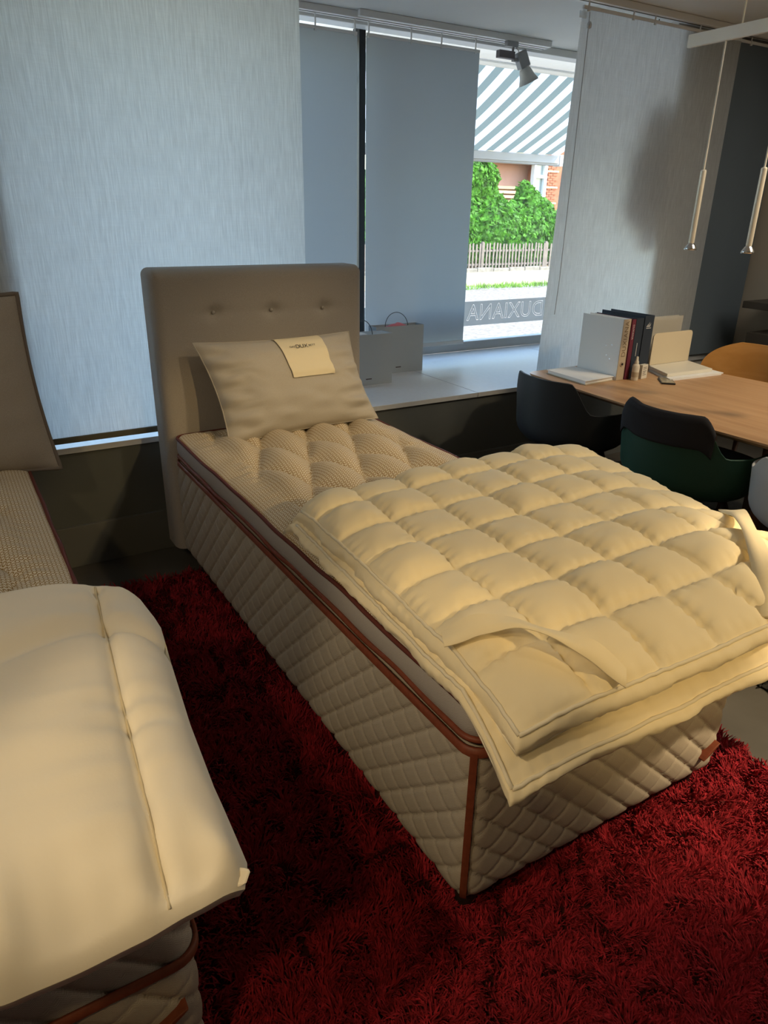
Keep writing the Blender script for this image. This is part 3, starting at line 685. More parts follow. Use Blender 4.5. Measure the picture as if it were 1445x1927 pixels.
top = quilt_layer(lambda b: 0.748+0.055*b, lambda b: 2.03-0.02*b, lambda a: 0.742-0.01*np.sin(a*PI), lambda a: 1.83+0.075*np.sin(np.clip(a*1.25, 0, 1)*PI/2), zq, 0.05, 0.029, 7, roll=0.075, seed=3)
qt = empty('folded_quilt', (1.4, 1.3, 0.66), 'folded cream box-stitched feather quilt lying across the bed', 'quilt')
mbq, rowsq = quilt_body(top, 0.045, seed=1)
build('upper_layer', mbq, 'ivory', qt, smooth=True)
def zq2(X, Y, A, Bv):
    z = 0.700-0.012*np.exp(-(A/0.05)**2)
    dr = np.clip((X-1.64)/0.40, 0, None)**1.4; z = z-dr*(0.04+0.12*(1-Bv))
    df = np.clip((0.90-Y)/0.18, 0, None)**1.2; z = z-df*0.100
    return z+0.008*vnoise(A*3+12, Bv*3)
low = quilt_layer(lambda b: 0.722+0.058*b, lambda b: 2.02-0.02*b, lambda a: 0.722-0.006*np.sin(a*PI), lambda a: 1.82+0.075*np.sin(np.clip(a*1.25, 0, 1)*PI/2), zq2, 0.04, 0.012, 7, roll=0.03, seed=8)
mbl, rowsl = quilt_body(low, 0.032, seed=5)
build('lower_layer', mbl, 'ivory', qt, smooth=True)
def cord_from(P, dz=0.0, sides=('f', 'l', 'r')):
    out = []
    if 'l' in sides: out.append(P[0, :-6])
    if 'f' in sides: out.append(P[:, 0])
    if 'r' in sides: out.append(P[-1, :-6])
    return [o+[0, 0, dz] for o in out]
for path in cord_from(top, 0.002): build('edge_cord', MB().tube(path[::2], 0.0045, 7), 'cord', qt, smooth=True)
for path in cord_from(low, 0.002): build('edge_cord', MB().tube(path[::2], 0.0045, 7), 'cord', qt, smooth=True)
for rows_ in (rowsq, rowsl):
    q = rows_[-1]; build('lower_cord', MB().tube(q[::3], 0.004, 6, closed=True), 'cord', qt, smooth=True)
def strap(pts, wid, name='elastic_strap'):
    p = np.array(pts, float); t = np.linspace(0, 1, len(p)); tt = np.linspace(0, 1, 40)
    q = np.stack([np.interp(tt, t, p[:, i]) for i in range(3)], 1)
    for _ in range(3): q[1:-1] = (q[:-2]+2*q[1:-1]+q[2:])/4
    d = np.gradient(q, axis=0); d[:, 2] = 0; d /= np.linalg.norm(d, axis=1)[:, None]; nn = np.stack([-d[:, 1], d[:, 0], np.zeros(len(d))], 1)
    tilt = 0.010*np.sin(tt*9)
    a = q+nn*wid/2; a[:, 2] += tilt; b = q-nn*wid/2; b[:, 2] -= tilt; th = np.array([0, 0, 0.0022])
    return MB().grid(np.stack([a, (a+b)/2+[0, 0, 0.002], b, b-th, (a+b)/2-th, a-th, a], 1))
build('elastic_strap', strap([(0.745, 0.985, 0.752), (0.80, 0.955, 0.787), (0.86, 0.905, 0.802), (0.91, 0.845, 0.792), (0.96, 0.785, 0.772), (1.005, 0.735, 0.722)], 0.052), 'ivory', qt, smooth=True)
build('elastic_strap', strap([(2.02, 1.22, 0.69), (1.93, 1.14, 0.735), (1.82, 1.05, 0.77), (1.70, 0.94, 0.785), (1.58, 0.83, 0.775), (1.48, 0.738, 0.715)], 0.052), 'ivory', qt, smooth=True)

# ---------------------------------------------------------------- white duvet on the left bed
n1, n2 = 120, 120; A, Bv = np.meshgrid(np.linspace(0, 1, n1), np.linspace(0, 1, n2), indexing='ij')
xr = np.interp(Bv, [0, 0.04, 0.2, 0.4, 0.65, 0.85, 0.95, 1.0], [0.205, 0.222, 0.222, 0.236, 0.262, 0.285, 0.275, 0.235])
X = -1.0*(1-A)+xr*A
yf = 0.678+0.026*vnoise(A*17, A*0+3.3); yb = 1.60-0.06*sstep(0.8, 1, A)
Y = yf*(1-Bv)+yb*Bv
ea = np.minimum(1-A, 1.0)*1.25; eb = np.minimum(Bv, 1-Bv)*0.95; ee = np.minimum(ea, eb)
hh = 0.062*np.sqrt(np.clip(1-(1-np.clip(ee/0.17, 0, 1))**2, 0, 1))
sx = 0.105+0.075*Bv; groove = np.exp(-((X-sx)/0.011)**2)*0.020+np.exp(-((X-sx)/0.05)**2)*0.016
cre = Y-(1.345-0.30*(sx-X)*np.where(X < sx, 1, 0)-0.5*np.clip(X-sx, 0, None)); crease = np.exp(-(cre/0.03)**2)*0.030*np.exp(-np.clip(sx-X, 0, None)/0.7)
drp = 0.040*np.clip((0.86-Y)/0.2, 0, None)**1.4+0.050*np.clip((X-0.17)/0.11, 0, None)**1.5
Zd = 0.742+hh-groove*sstep(0.0, 0.06, eb)-crease-drp
Zd += 0.016*vnoise(X*5, Y*5)*sstep(0, .1, ee)+0.014*vnoise(X*7+30, Y*30)*np.exp(-((X-sx)/0.11)**2)*sstep(0, .05, ee)+0.034*vnoise(X*26+11, Y*6)*np.exp(-((Bv-0.05)/0.10)**2)*sstep(0, .03, ee)
Zd += 0.010*vnoise(X*3+5+Y*2, Y*16)*sstep(0.02, .1, ee)
P = np.stack([X, Y, Zd], -1)
hb_ = 0.045*np.sqrt(np.clip(1-(1-np.clip(ee/0.07, 0, 1))**2, 0, 1))
Bt = P.copy(); Bt[..., 2] = 0.742-hb_-drp
dv = empty('white_duvet', (-0.3, 1.1, 0.68), 'puffy white down duvet folded over the left bed', 'duvet')
build('cover', MB().grid(P).grid(Bt, flip=True), 'duvet', dv, smooth=True, recalc=False)
js = np.argmin(np.abs(X-sx), axis=0); seam = np.array([P[js[j], j] for j in range(1, n2-3)]); seam[:, 0] = sx[0, 1:n2-3]
for _ in range(4): seam[1:-1] = (seam[:-2]+2*seam[1:-1]+seam[2:])/4
seam[:, 2] += 0.0012
build('seam', MB().tube(seam, 0.0022, 6), 'seam', dv, smooth=True)
build('corner_tuft', MB().add([(0.190, 0.705, 0.728), (0.222, 0.690, 0.722), (0.206, 0.676, 0.708), (0.190, 0.684, 0.706), (0.19, 0.72, 0.706)], [(0, 1, 2), (0, 2, 3), (0, 4, 1), (1, 4, 2), (2, 4, 3), (3, 4, 0)]), 'duvet', dv, bevel=0.005)

# ---------------------------------------------------------------- rugs
def pile_mesh(regions, length, width, seed):
    rg = np.random.default_rng(seed); V = []; Fc = []; n0 = 0; segs = 3
    for (x0, x1, y0, y1, dens, inside) in regions:
        k = int((x1-x0)*(y1-y0)*dens); x = rg.uniform(x0, x1, k); y = rg.uniform(y0, y1, k)
        if inside is not None: ok = inside(x, y); x = x[ok]; y = y[ok]; k = len(x)
        ang = 2*PI*(vnoise(x*9+3, y*9)+vnoise(x*22, y*22+5)*0.8)*1.4+rg.normal(0, 0.6, k)
        lean = rg.uniform(0.25, 1.05, k); ln = length*rg.uniform(0.7, 1.25, k); wd = width*rg.uniform(0.7, 1.3, k)
        dx = np.cos(ang); dy = np.sin(ang); P = np.zeros((k, segs+1, 2, 3))
        px, py = -dy, dx; tw = rg.uniform(-1, 1, k)
        for j in range(segs+1):
            t = j/segs; rad = ln*t; bend = lean*(0.4+0.9*t)
            cx = x+dx*rad*np.sin(bend)*0.9; cy = y+dy*rad*np.sin(bend)*0.9; cz = 0.008+rad*np.cos(bend*0.95)
            hw = wd*0.5*(1-0.55*t**2)
            P[:, j, 0] = np.stack([cx-px*hw, cy-py*hw, cz-tw*hw*0.4], 1); P[:, j, 1] = np.stack([cx+px*hw, cy+py*hw, cz+tw*hw*0.4], 1)
        V.append(P.reshape(-1, 3)); st = (segs+1)*2; base = n0+np.arange(k)[:, None]*st
        for j in range(segs): Fc.append(np.stack([base[:, 0]+2*j, base[:, 0]+2*j+1, base[:, 0]+2*j+3, base[:, 0]+2*j+2], 1))
        n0 += k*st
    return np.concatenate(V), np.concatenate(Fc)
def pile_object(name, V, Fc, m, parent):
    me = bpy.data.meshes.new(name); me.vertices.add(len(V)); me.vertices.foreach_set('co', (V-ORG[parent.name]).ravel())
    me.loops.add(Fc.size); me.loops.foreach_set('vertex_index', Fc.ravel().astype(np.int32)); me.polygons.add(len(Fc))
    me.polygons.foreach_set('loop_start', np.arange(0, Fc.size, 4, dtype=np.int32)); me.polygons.foreach_set('use_smooth', np.ones(len(Fc), bool))
    me.update(); me.validate(); me.materials.append(M[m]); o = bpy.data.objects.new(name, me); C.objects.link(o); o.parent = parent
    o['kind'] = 'stuff'; ORG[o.name] = ORG[parent.name]; return o
rg = empty('shag_rug', (0.4, 1.2, 0.0), 'deep red shag rug under the two beds', 'rug')
build('backing', MB().box(-1.0, 1.875, -0.6, 2.93, 0.001, 0.009), 'rug_back', rg)
V, Fc = pile_mesh([(0.30, 1.885, 0.15, 0.95, 42000, None), (1.55, 1.885, 0.95, 1.35, 36000, None), (0.10, 0.80, 0.85, 1.9, 26000, None), (0.12, 0.80, 1.9, 2.93, 16000, None), (0.8, 1.6, 0.95, 1.15, 14000, None), (-0.2, 0.30, 0.4, 0.95, 14000, None), (-0.2, 1.885, -0.6, 0.15, 15000, None), (-0.2, 0.30, 0.15, 0.4, 15000, None), (-1.0, -0.2, -0.6, 0.85, 9000, None)], 0.036, 0.0045, 11)
pile_object('pile', V, Fc, 'rug', rg)
rd = empty('dark_rug', (2.9, 1.4, 0.0), 'black textured rug under the oak table', 'rug')
build('backing', MB().box(2.255, 4.3, 0.2, 3.1, 0.001, 0.008), 'rug_dark', rd)
V, Fc = pile_mesh([(2.25, 2.75, 0.7, 1.5, 9000, None)], 0.022, 0.006, 5); pile_object('pile', V, Fc, 'rug_dark', rd)

# ---------------------------------------------------------------- shopping bags on the bench
def bag(x0, x1, y0, y1, z1, label, closed, hx, pink):
    z0 = 0.572; root = empty('shopping_bag', ((x0+x1)/2, (y0+y1)/2, z0), label, 'bag', 'paper bags on the window bench')
    t = 0.004; ym = (y0+y1)/2
    mb = MB().box(x0, x1, y0, y0+t, z0, z1).box(x0, x1, y1-t, y1, z0, z1).box(x0, x0+t, y0+t, y1-t, z0, z1).box(x1-t, x1, y0+t, y1-t, z0, z1).box(x0+t, x1-t, y0+t, y1-t, z0, z0+t)
    b = build('body', mb, 'bag', root)
    if closed:
        build('lid', B(x0+t, x1-t, y0+t, y1-t, z1-0.006, z1-0.002), 'bag', root)
        build('sticker', B(x0+0.03, x0+0.11, y0+0.03, y1-0.02, z1-0.002, z1-0.001), 'white', root)
    for yy in (y0+0.004, ):
        pth = [(hx[0]+(hx[1]-hx[0])*(1-math.cos(a))/2, yy+0.012*math.sin(a), z1-0.004+0.088*math.sin(a)) for a in np.linspace(0, PI, 20)]
        build('handle', MB().tube(pth, 0.0022, 7), 'dark_cord', root, smooth=True)
    build('printed_mark', B(x0+pink[0], x0+pink[0]+0.04, y0-0.0006, y0+0.0004, z0+0.035, z0+0.041), 'ink', root)
    return root
bag(2.03, 2.298, 3.706, 3.83, 0.873, 'grey paper bag partly behind the headboard, nearer of the two', True, (2.03, 2.16), (0.085, 0))
bag(2.317, 2.676, 3.933, 4.03, 0.872, 'grey paper bag with pink tissue, farther of the two on the bench', False, (2.385, 2.555), (0.15, 0))
mb = MB(); U, V2 = np.meshgrid(np.linspace(0, 1, 16), np.linspace(0, 1, 8), indexing='ij')
mb.grid(np.stack([2.40+0.19*U, 3.945+0.07*V2, 0.855+0.030*np.sin(PI*U)*np.sin(PI*V2)+0.012*vnoise(U*9, V2*6)], -1))
tp = build('tissue_paper', mb, 'pink', smooth=True, origin=(2.5, 3.98, 0.84)); tag(tp, 'pink tissue paper peeking out of the farther grey bag', 'paper')

# ---------------------------------------------------------------- oak table
tb_ = empty('oak_table', (3.2, 2.0, 0), 'long oak table with softly bowed sides, holding the binders', 'table')
def tab_outline(y0, y1, xl, xr, r, bow, k=14):
    P = []
    for cx, cy, a0 in ((xl+r, y0+r, PI), (xr-r, y0+r, 1.5*PI), (xr-r, y1-r, 0), (xl+r, y1-r, 0.5*PI)):
        for a in np.linspace(a0, a0+PI/2, 6): P.append((cx+r*math.cos(a), cy+r*math.sin(a)))
    Q = []
    for i in range(len(P)):
        a = np.array(P[i]); b = np.array(P[(i+1) % len(P)]); kk = max(1, int(np.linalg.norm(b-a)/0.08))
        for j in range(kk): Q.append(a+(b-a)*j/kk)
    Q = np.array(Q); t = (Q[:, 1]-y0)/(y1-y0); s = np.sign(Q[:, 0]-(xl+xr)/2); Q[:, 0] += s*bow*np.sin(PI*np.clip(t, 0, 1)); return Q
o1 = tab_outline(0.75, 2.99, 2.735, 3.665, 0.06, 0.075); o2 = (o1-o1.mean(0))*[0.975, 0.99]+o1.mean(0); o3 = (o1-o1.mean(0))*[0.93, 0.97]+o1.mean(0)
k = len(o1); P = np.stack([np.c_[o1*1, np.full(k, 0.73)], np.c_[o1, np.full(k, 0.722)], np.c_[o2, np.full(k, 0.712)], np.c_[o3, np.full(k, 0.700)]], 1)
mb = MB().grid(P, closed_u=True); mb.f.append(tuple(i*4 for i in range(k))); mb.f.append(tuple(i*4+3 for i in range(k)))
build('table_top', mb, 'oak', tb_)
for lx, ly in ((2.85, 1.05), (3.55, 1.05), (2.85, 2.72), (3.55, 2.72), (2.82, 1.57)):
    build('leg', MB().lathe([(0.016, 0.0), (0.028, 0.45), (0.033, 0.702)], (lx, ly), 14), 'oak_dark', tb_, smooth=True)
build('apron', B(2.9, 3.5, 1.0, 2.75, 0.655, 0.701), 'oak_dark', tb_, bevel=0.003)

# ---------------------------------------------------------------- shell chairs
def shell_chair(cx, cy, rot, m, label, back=0.80, leg_m='leg', seat=True):
    root = empty('shell_armchair', (cx, cy, 0), label, 'chair', 'shell armchairs at the oak table')
    Mx = Matrix.Translation((cx, cy, 0)) @ Matrix.Rotation(rot, 4, 'Z')
    def surf(th, t, off=0.0):
        """th=0 points to the back (-x local)"""
        a = np.abs(th); rim = back-(back-0.655)*sstep(0.62, 1.02, a)-0.195*sstep(1.75, 2.75, a)
        R = 0.285-0.035*sstep(1.9, 2.9, a)+0.02*np.exp(-((a-1.2)/0.5)**2)
        tt = np.clip((t-0.5)/0.5, 0, 1); low = np.clip(t/0.5, 0, 1)
        ang = tt*PI/2
        zc = 0.425+0.015*low**2; corner = 0.10
        zz = np.where(t < 0.5, zc, 0.44+np.where(tt < 0.45, corner*(1-np.cos(tt/0.45*PI/2)), corner+(rim-0.44-corner)*(tt-0.45)/0.55))
        zz = np.where((rim < 0.56) & (t >= 0.5), 0.44+(rim-0.44)*tt, zz)
        rr = np.where(t < 0.5, low*(R-0.10), (R-0.10)+np.where(tt < 0.45, 0.10*np.sin(tt/0.45*PI/2), 0.10+0.018*(tt-0.45)))
        rr = rr+off
        return np.stack([-rr*np.cos(th), rr*np.sin(th)*1.03, zz-0.0*off], -1)
    th = np.linspace(-PI, PI, 97); t = np.linspace(0.02, 1, 30); TH, T = np.meshgrid(th, t, indexing='ij')
    outer = surf(TH, T); inner = surf(TH, T, -0.010); inner[..., 2] += 0.010*(1-sstep(0.55, 0.8, T))
    mb = MB().grid(outer).grid(inner, flip=True); rimr = np.stack([outer[:, -1], (outer[:, -1]+inner[:, -1])/2+[0, 0, 0.003], inner[:, -1]], 1); mb.grid(rimr)
    build('shell', mb.xf(Mx), m, root, smooth=True)
    if seat:
        pad = [(0.02, 0.452), (0.15, 0.47), (0.20, 0.468), (0.215, 0.455), (0.20, 0.444), (0.02, 0.443)]
        build('seat_pad', MB().lathe(pad, (0.01, 0), 28).xf(Mx), 'seat_fab', root, smooth=True)
    for sx in (-1, 1):
        for sy in (-1, 1):
            build('leg', MB().tube([(sx*0.10, sy*0.10, 0.43), (sx*0.22, sy*0.21, 0.002)], [0.017, 0.011], 10).xf(Mx), leg_m, root, smooth=True)
    build('under_frame', MB().box(-0.12, 0.12, -0.12, 0.12, 0.40, 0.43).xf(Mx), leg_m, root, bevel=0.005)
    return root, surf, Mx
_, sfb, Mb = shell_chair(2.745, 2.60, 0.0, 'black_shell', 'black shell armchair at the table, nearest the window bench')
_, sfg, Mg = shell_chair(2.735, 1.865, 0.0, 'green_shell', 'dark green shell armchair with a garment over its back')
shell_chair(2.755, 1.23, 0.0, 'white_shell', 'white shell armchair cut off by the right edge', back=0.73)
# garment over the green chair's back
TH, T = np.meshgrid(np.linspace(-0.80, 0.80, 40), np.linspace(0.88, 1.0, 12), indexing='ij')
a = sfg(TH, T, 0.012); b = sfg(TH, T, -0.024); a[..., 0] -= 0.006*vnoise(TH*4, T*20); arc_ = []
mid = (a[:, -1]+b[:, -1])/2+[0, 0, 0.020]; w1 = a[:, -1]*0.75+b[:, -1]*0.25+[0, 0, 0.014]; w2 = a[:, -1]*0.25+b[:, -1]*0.75+[0, 0, 0.014]
full = np.concatenate([a, w1[:, None], mid[:, None], w2[:, None], b[:, ::-1]], 1)
full[..., 2] += 0.008*vnoise(np.linspace(0, 6, 40), np.zeros(40))[:, None]
g_ = build('draped_garment', MB().grid(full).xf(Mg), 'knit', smooth=True, recalc=False); tag(g_, 'dark knitted garment draped over the green armchair back', 'garment')
md = g_.modifiers.new('thickness', 'SOLIDIFY'); md.thickness = 0.006; md.offset = 0
# dark cushion on the green chair's arm side
U, V2 = np.meshgrid(np.linspace(-1, 1, 24), np.linspace(-1, 1, 24), indexing='ij')
hz = 0.045*np.clip(1-np.abs(U)**3, 0, 1)**0.5*np.clip(1-np.abs(V2)**3, 0, 1)**0.5
cp = np.stack([2.84+0.17*U, 1.85+0.17*V2, 0.535+hz+0.05*V2*0], -1); cp2 = cp.copy(); cp2[..., 2] = 0.535-hz
g2 = build('seat_cushion', MB().grid(cp).grid(cp2, flip=True), 'seat_fab', smooth=True, recalc=False); tag(g2, 'dark grey cushion on the seat of the green armchair', 'cushion')

# honey plywood chair on the far side of the table
oc = empty('plywood_chair', (3.85, 2.3, 0), 'honey coloured plywood chair on the far side of the table', 'chair')
sU, sV = np.meshgrid(np.linspace(-1, 1, 40), np.linspace(0, 1, 20), indexing='ij')
ymax = np.where(sV < 0.35, 0.30, 0.30*np.sqrt(np.clip(1-((sV-0.35)/0.72)**2.6, 0, 1)))
yl = 2.40+sU*ymax*1.02; zl = 0.60+0.27*sV; xl = 3.985-0.13*(sU*ymax/0.30)**2+0.03*sV
Pf_ = np.stack([xl, yl, zl], -1); Pk_ = Pf_+[0.014, 0, 0]
mb = MB().grid(Pf_).grid(Pk_, flip=True)
for a, b in ((Pf_[:, -1], Pk_[:, -1]), (Pf_[:, 0], Pk_[:, 0]), (Pf_[0], Pk_[0]), (Pf_[-1], Pk_[-1])): mb.grid(np.stack([a, b], 1))
build('backrest', mb, 'ply', oc, smooth=True, angle=0.8)
build('seat', MB().prism([(3.58, 2.17), (3.56, 2.40), (3.58, 2.63), (3.93, 2.61), (3.97, 2.40), (3.93, 2.19)], 0.44, 0.455), 'ply', oc, bevel=0.004)
for lx, ly in ((3.62, 2.22), (3.62, 2.58)): build('leg', MB().tube([(lx, ly, 0.441), (lx-0.04, ly, 0.002)], [0.014, 0.010], 10), 'oak_dark', oc, smooth=True)
for ly in (2.22, 2.58): build('leg', MB().tube([(3.99, ly, 0.002), (3.95, ly, 0.44), (3.975, ly, 0.66)], [0.010, 0.015, 0.011], 10), 'oak_dark', oc, smooth=True)
bx = build('carton', B(3.35, 3.72, 1.55, 1.95, 0.001, 0.24), 'brown_box', bevel=0.004); tag(bx, 'brown carton on the floor under the table', 'box')

# ---------------------------------------------------------------- things on the table
TZ = 0.7305
def binder(x0, x1, y0, y1, h, m_cover, m_spine, label, ring_hole=True):
    root = empty('ring_binder', ((x0+x1)/2, (y0+y1)/2, TZ), label, 'binder', 'binders standing on the table')
    t = 0.0035
    build('cover', B(x0, x0+t, y0, y1, TZ, TZ+h), m_cover, root, bevel=0.0008)
    build('cover', B(x1-t, x1, y0, y1, TZ, TZ+h), m_cover, root, bevel=0.0008)
    sp = build('spine', B(x0+0.0003, x1-0.0003, y0-0.003, y0+0.0005, TZ, TZ+h), m_spine, root, bevel=0.0008)
    build('pages', B(x0+t+0.002, x1-t-0.002, y0+0.02, y1-0.012, TZ+0.004, TZ+h-0.022), 'paper', root)
    if ring_hole:
        build('finger_ring', MB().lathe([(0.007, 0.0), (0.0125, 0.0), (0.0125, 0.003), (0.007, 0.003)], (0, 0), 20, cap=False).xf(Matrix.Translation(((x0+x1)/2, y0-0.0030, TZ+0.085)) @ Matrix.Rotation(PI/2, 4, 'X')), 'steel', sp)
        build('ring_hole', MB().lathe([(0.001, 0.0), (0.0105, 0.0), (0.0105, 0.0012), (0.001, 0.0012)], (0, 0), 20).xf(Matrix.Translation(((x0+x1)/2, y0-0.0030, TZ+0.085)) @ Matrix.Rotation(PI/2, 4, 'X')), 'black', sp)
    return root, sp
_, sp = binder(3.025, 3.080, 2.605, 2.89, 0.318, 'paper', 'kraft', 'white ring binder with a beige lettered spine')
build('spine_lettering', text_mb('DUXIANA', 0.040, axes((3.054, 2.6012, TZ+0.215), (0, 0, 1), (-1, 0, 0)), spacing=1.05), 'print_gold', sp, recalc=False)
for hx, hz_ in ((2.70, 0.17), (2.66, 0.18), (2.69, 0.12), (2.665, 0.105)):
    build('rivet', MB().lathe([(0.001, 0), (0.003, 0), (0.003, 0.001), (0.001, 0.001)], (0, 0), 10).xf(Matrix.Translation((3.0247, hx, TZ+hz_)) @ Matrix.Rotation(-PI/2, 4, 'Y')), 'steel', sp)
_, sp = binder(3.084, 3.112, 2.60, 2.885, 0.315, 'burgundy', 'burgundy', 'slim burgundy binder beside the white one', False)
build('spine_lettering', text_mb('DUXIANA', 0.016, axes((3.098, 2.5962, TZ+0.25), (0, 0, -1), (1, 0, 0)), spacing=1.1), 'print_white', sp, recalc=False)
_, sp = binder(3.116, 3.175, 2.602, 2.88, 0.318, 'navy_card', 'navy_card', 'dark navy binder in the middle of the row', False)
build('spine_lettering', B(3.144, 3.1475, 2.5983, 2.5986, TZ+0.12, TZ+0.19), 'print_white', sp, recalc=False)
_, sp = binder(3.179, 3.252, 2.60, 2.90, 0.328, 'navy_card', 'navy_card', 'tall dark navy binder with a white emblem, end of the row', False)
mb = MB()
for i, (dx, hgt) in enumerate(((-0.012, 0.018), (-0.002, 0.026), (0.008, 0.020))):
    mb.add([(3.215+dx-0.006, 2.5965, TZ+0.270), (3.215+dx+0.001, 2.5965, TZ+0.270), (3.215+dx+0.007, 2.5965, TZ+0.270+hgt), (3.215+dx-0.006, 2.5969, TZ+0.2701), (3.215+dx+0.001, 2.5969, TZ+0.2701), (3.215+dx+0.007, 2.5969, TZ+0.270+hgt)], [(0, 1, 2), (3, 5, 4), (0, 3, 4, 1), (1, 4, 5, 2), (2, 5, 3, 0)])
mb.box(3.197, 3.233, 2.5965, 2.5969, TZ+0.262, TZ+0.265)
build('emblem', mb, 'print_white', sp)
# flat white catalogue in front of the binder
ct = empty('white_catalogue', (2.90, 2.74, TZ), 'thick white catalogue lying flat beside the white binder', 'catalogue')
build('page_block', MB().prism([(2.795, 2.60), (3.012, 2.615), (3.018, 2.905), (2.815, 2.90)], TZ+0.004, TZ+0.019), 'paper', ct)
build('front_cover', MB().prism([(2.79, 2.592), (3.015, 2.61), (3.02, 2.91), (2.81, 2.905)], TZ+0.019, TZ+0.022), 'paper', ct)
build('rear_cover', MB().prism([(2.79, 2.592), (3.015, 2.61), (3.02, 2.91), (2.81, 2.905)], TZ, TZ+0.004), 'kraft', ct)
# bottle, small box, sleeve, folder, phone
bo = empty('spray_bottle', (3.125, 2.565, TZ), 'small white nozzle bottle in front of the burgundy binder', 'bottle')
build('body', MB().lathe([(0.001, TZ), (0.0175, TZ), (0.019, TZ+0.004), (0.019, TZ+0.075), (0.016, TZ+0.084), (0.010, TZ+0.088)], (3.125, 2.565), 20), 'bottle', bo, smooth=True, angle=0.8)
build('nozzle', MB().lathe([(0.011, TZ+0.088), (0.011, TZ+0.098), (0.0075, TZ+0.106), (0.0055, TZ+0.124), (0.004, TZ+0.126)], (3.125, 2.565), 16), 'bottle', bo, smooth=True, angle=0.8)
build('label_print', MB().lathe([(0.0193, TZ+0.018), (0.0193, TZ+0.045)], (3.125, 2.565), 20, cap=False), 'kraft', bo, smooth=True)
sb = build('small_carton', MB().box(-0.026, 0.026, -0.012, 0.012, 0, 0.075).xf(Matrix.Translation((3.20, 2.578, TZ)) @ Matrix.Rotation(0.12, 4, 'Z')), 'bottle', bevel=0.001); tag(sb, 'small white carton with fine print beside the nozzle bottle', 'box')
for dz in (0.02, 0.03, 0.04, 0.052, 0.06):
    build('print_line', MB().box(-0.018, 0.014 if dz != 0.03 else 0.004, -0.0126, -0.0121, dz, dz+0.0025).xf(Matrix.Translation((3.20, 2.578, TZ)) @ Matrix.Rotation(0.12, 4, 'Z')), 'ink', sb)
slv = empty('acrylic_holder', (3.62, 2.83, TZ), 'clear acrylic leaflet holder behind the cream folder', 'holder')
build('front_pane', B(3.50, 3.76, 2.80, 2.804, TZ, TZ+0.275), 'clear', slv)
build('rear_pane', B(3.50, 3.76, 2.83, 2.834, TZ, TZ+0.275), 'clear', slv)
build('leaflet', B(3.51, 3.75, 2.806, 2.812, TZ, TZ+0.26), 'cream', slv)
build('base_plate', B(3.50, 3.76, 2.78, 2.86, TZ, TZ+0.004), 'clear', slv)
fo = empty('open_folder', (3.5, 2.6, TZ), 'open cream folder with a rounded upright flap and papers', 'folder')
def rrect(x0, x1, z0, z1, r, y, th, low=True):
    P = []
    for cx, cz, a0 in ((x1-r, z1-r, 0), (x0+r, z1-r, PI/2)):
        for a in np.linspace(a0, a0+PI/2, 7): P.append((cx+r*math.cos(a), cz+r*math.sin(a)))
    P += [(x0, z0), (x1, z0)]; k = len(P)
    return MB().add([(x, y, z) for x, z in P]+[(x, y+th, z) for x, z in P], [tuple(range(k)), tuple(range(2*k-1, k-1, -1))]+[(i, (i+1) % k, k+(i+1) % k, k+i) for i in range(k)])
build('upright_flap', rrect(3.40, 3.735, TZ+0.03, TZ+0.207, 0.022, 2.70, 0.006), 'cream', fo)
build('folder_base', MB().prism([(3.30, 2.495), (3.655, 2.475), (3.735, 2.698), (3.395, 2.698)], TZ+0.012, TZ+0.030), 'bottle', fo, bevel=0.002)
for i, (dx, dz) in enumerate(((0.02, 0.0), (0.035, 0.006))):
    p_ = build('loose_sheet', MB().prism([(3.24+dx, 2.455), (3.66+dx, 2.43), (3.74, 2.69), (3.39, 2.69)], TZ+dz, TZ+dz+0.0055), 'paper', fo)
ph = empty('phone', (3.25, 2.45, TZ), 'small black phone lying on the table before the folder', 'phone')
Mx = Matrix.Translation((3.25, 2.455, TZ)) @ Matrix.Rotation(-0.75, 4, 'Z')
build('body', MB().box(-0.035, 0.035, -0.072, 0.072, 0, 0.008).xf(Mx), 'black', ph, bevel=0.002)
build('screen', MB().box(-0.031, 0.031, -0.066, 0.066, 0.008, 0.0086).xf(Mx), mat('phone_screen', (0.25, 0.22, 0.16), 0.12), ph)

# ---------------------------------------------------------------- outside: awning
aw = empty('striped_awning', (4.0, 5.2, 1.99), 'grey and white striped awning outside the window', 'awning')
U, V2 = np.meshgrid(np.linspace(0, 1, 40), np.linspace(0, 1, 24), indexing='ij')
X = 2.2+3.45*U; Y = 4.61+1.39*V2; Z = 2.845-0.504*(Y-4.5)-0.035*np.sin(PI*V2)+0.004*np.sin(U*60)
build('canvas', MB().grid(np.stack([X, Y, Z], -1)), 'awning', aw, smooth=True, recalc=False, origin=(2.2+0.085, 4.5, 2.0))
build('cassette_cover', B(0.2, 5.7, 4.60, 4.606, 2.492, 2.80), mat('cassette_white', (0.8, 0.78, 0.74), 0.6, transl=0.75), aw)
build('cassette_joint', B(0.2, 5.7, 4.594, 4.5995, 2.525, 2.530), 'awning_bar', aw)
build('front_bar', B(2.2, 5.66, 5.98, 6.06, 1.995, 2.088), 'awning_bar', aw, bevel=0.008)
build('bar_lip', B(2.2, 5.64, 5.965, 5.981, 2.015, 2.028), 'awning_bar', aw)
build('end_cap', B(5.655, 5.70, 5.97, 6.07, 1.99, 2.095), 'white', aw, bevel=0.006)
build('rear_tube', MB().tube([(2.2, 4.51, 2.84), (5.7, 4.51, 2.84)], 0.04, 12), 'awning_bar', aw, smooth=True)
for ax_ in (2.4, ): build('folding_arm', MB().tube([(ax_, 4.5, 2.3), (ax_+0.3, 5.2, 2.2), (ax_, 5.98, 2.06)], 0.02, 8), 'awning_bar', aw)

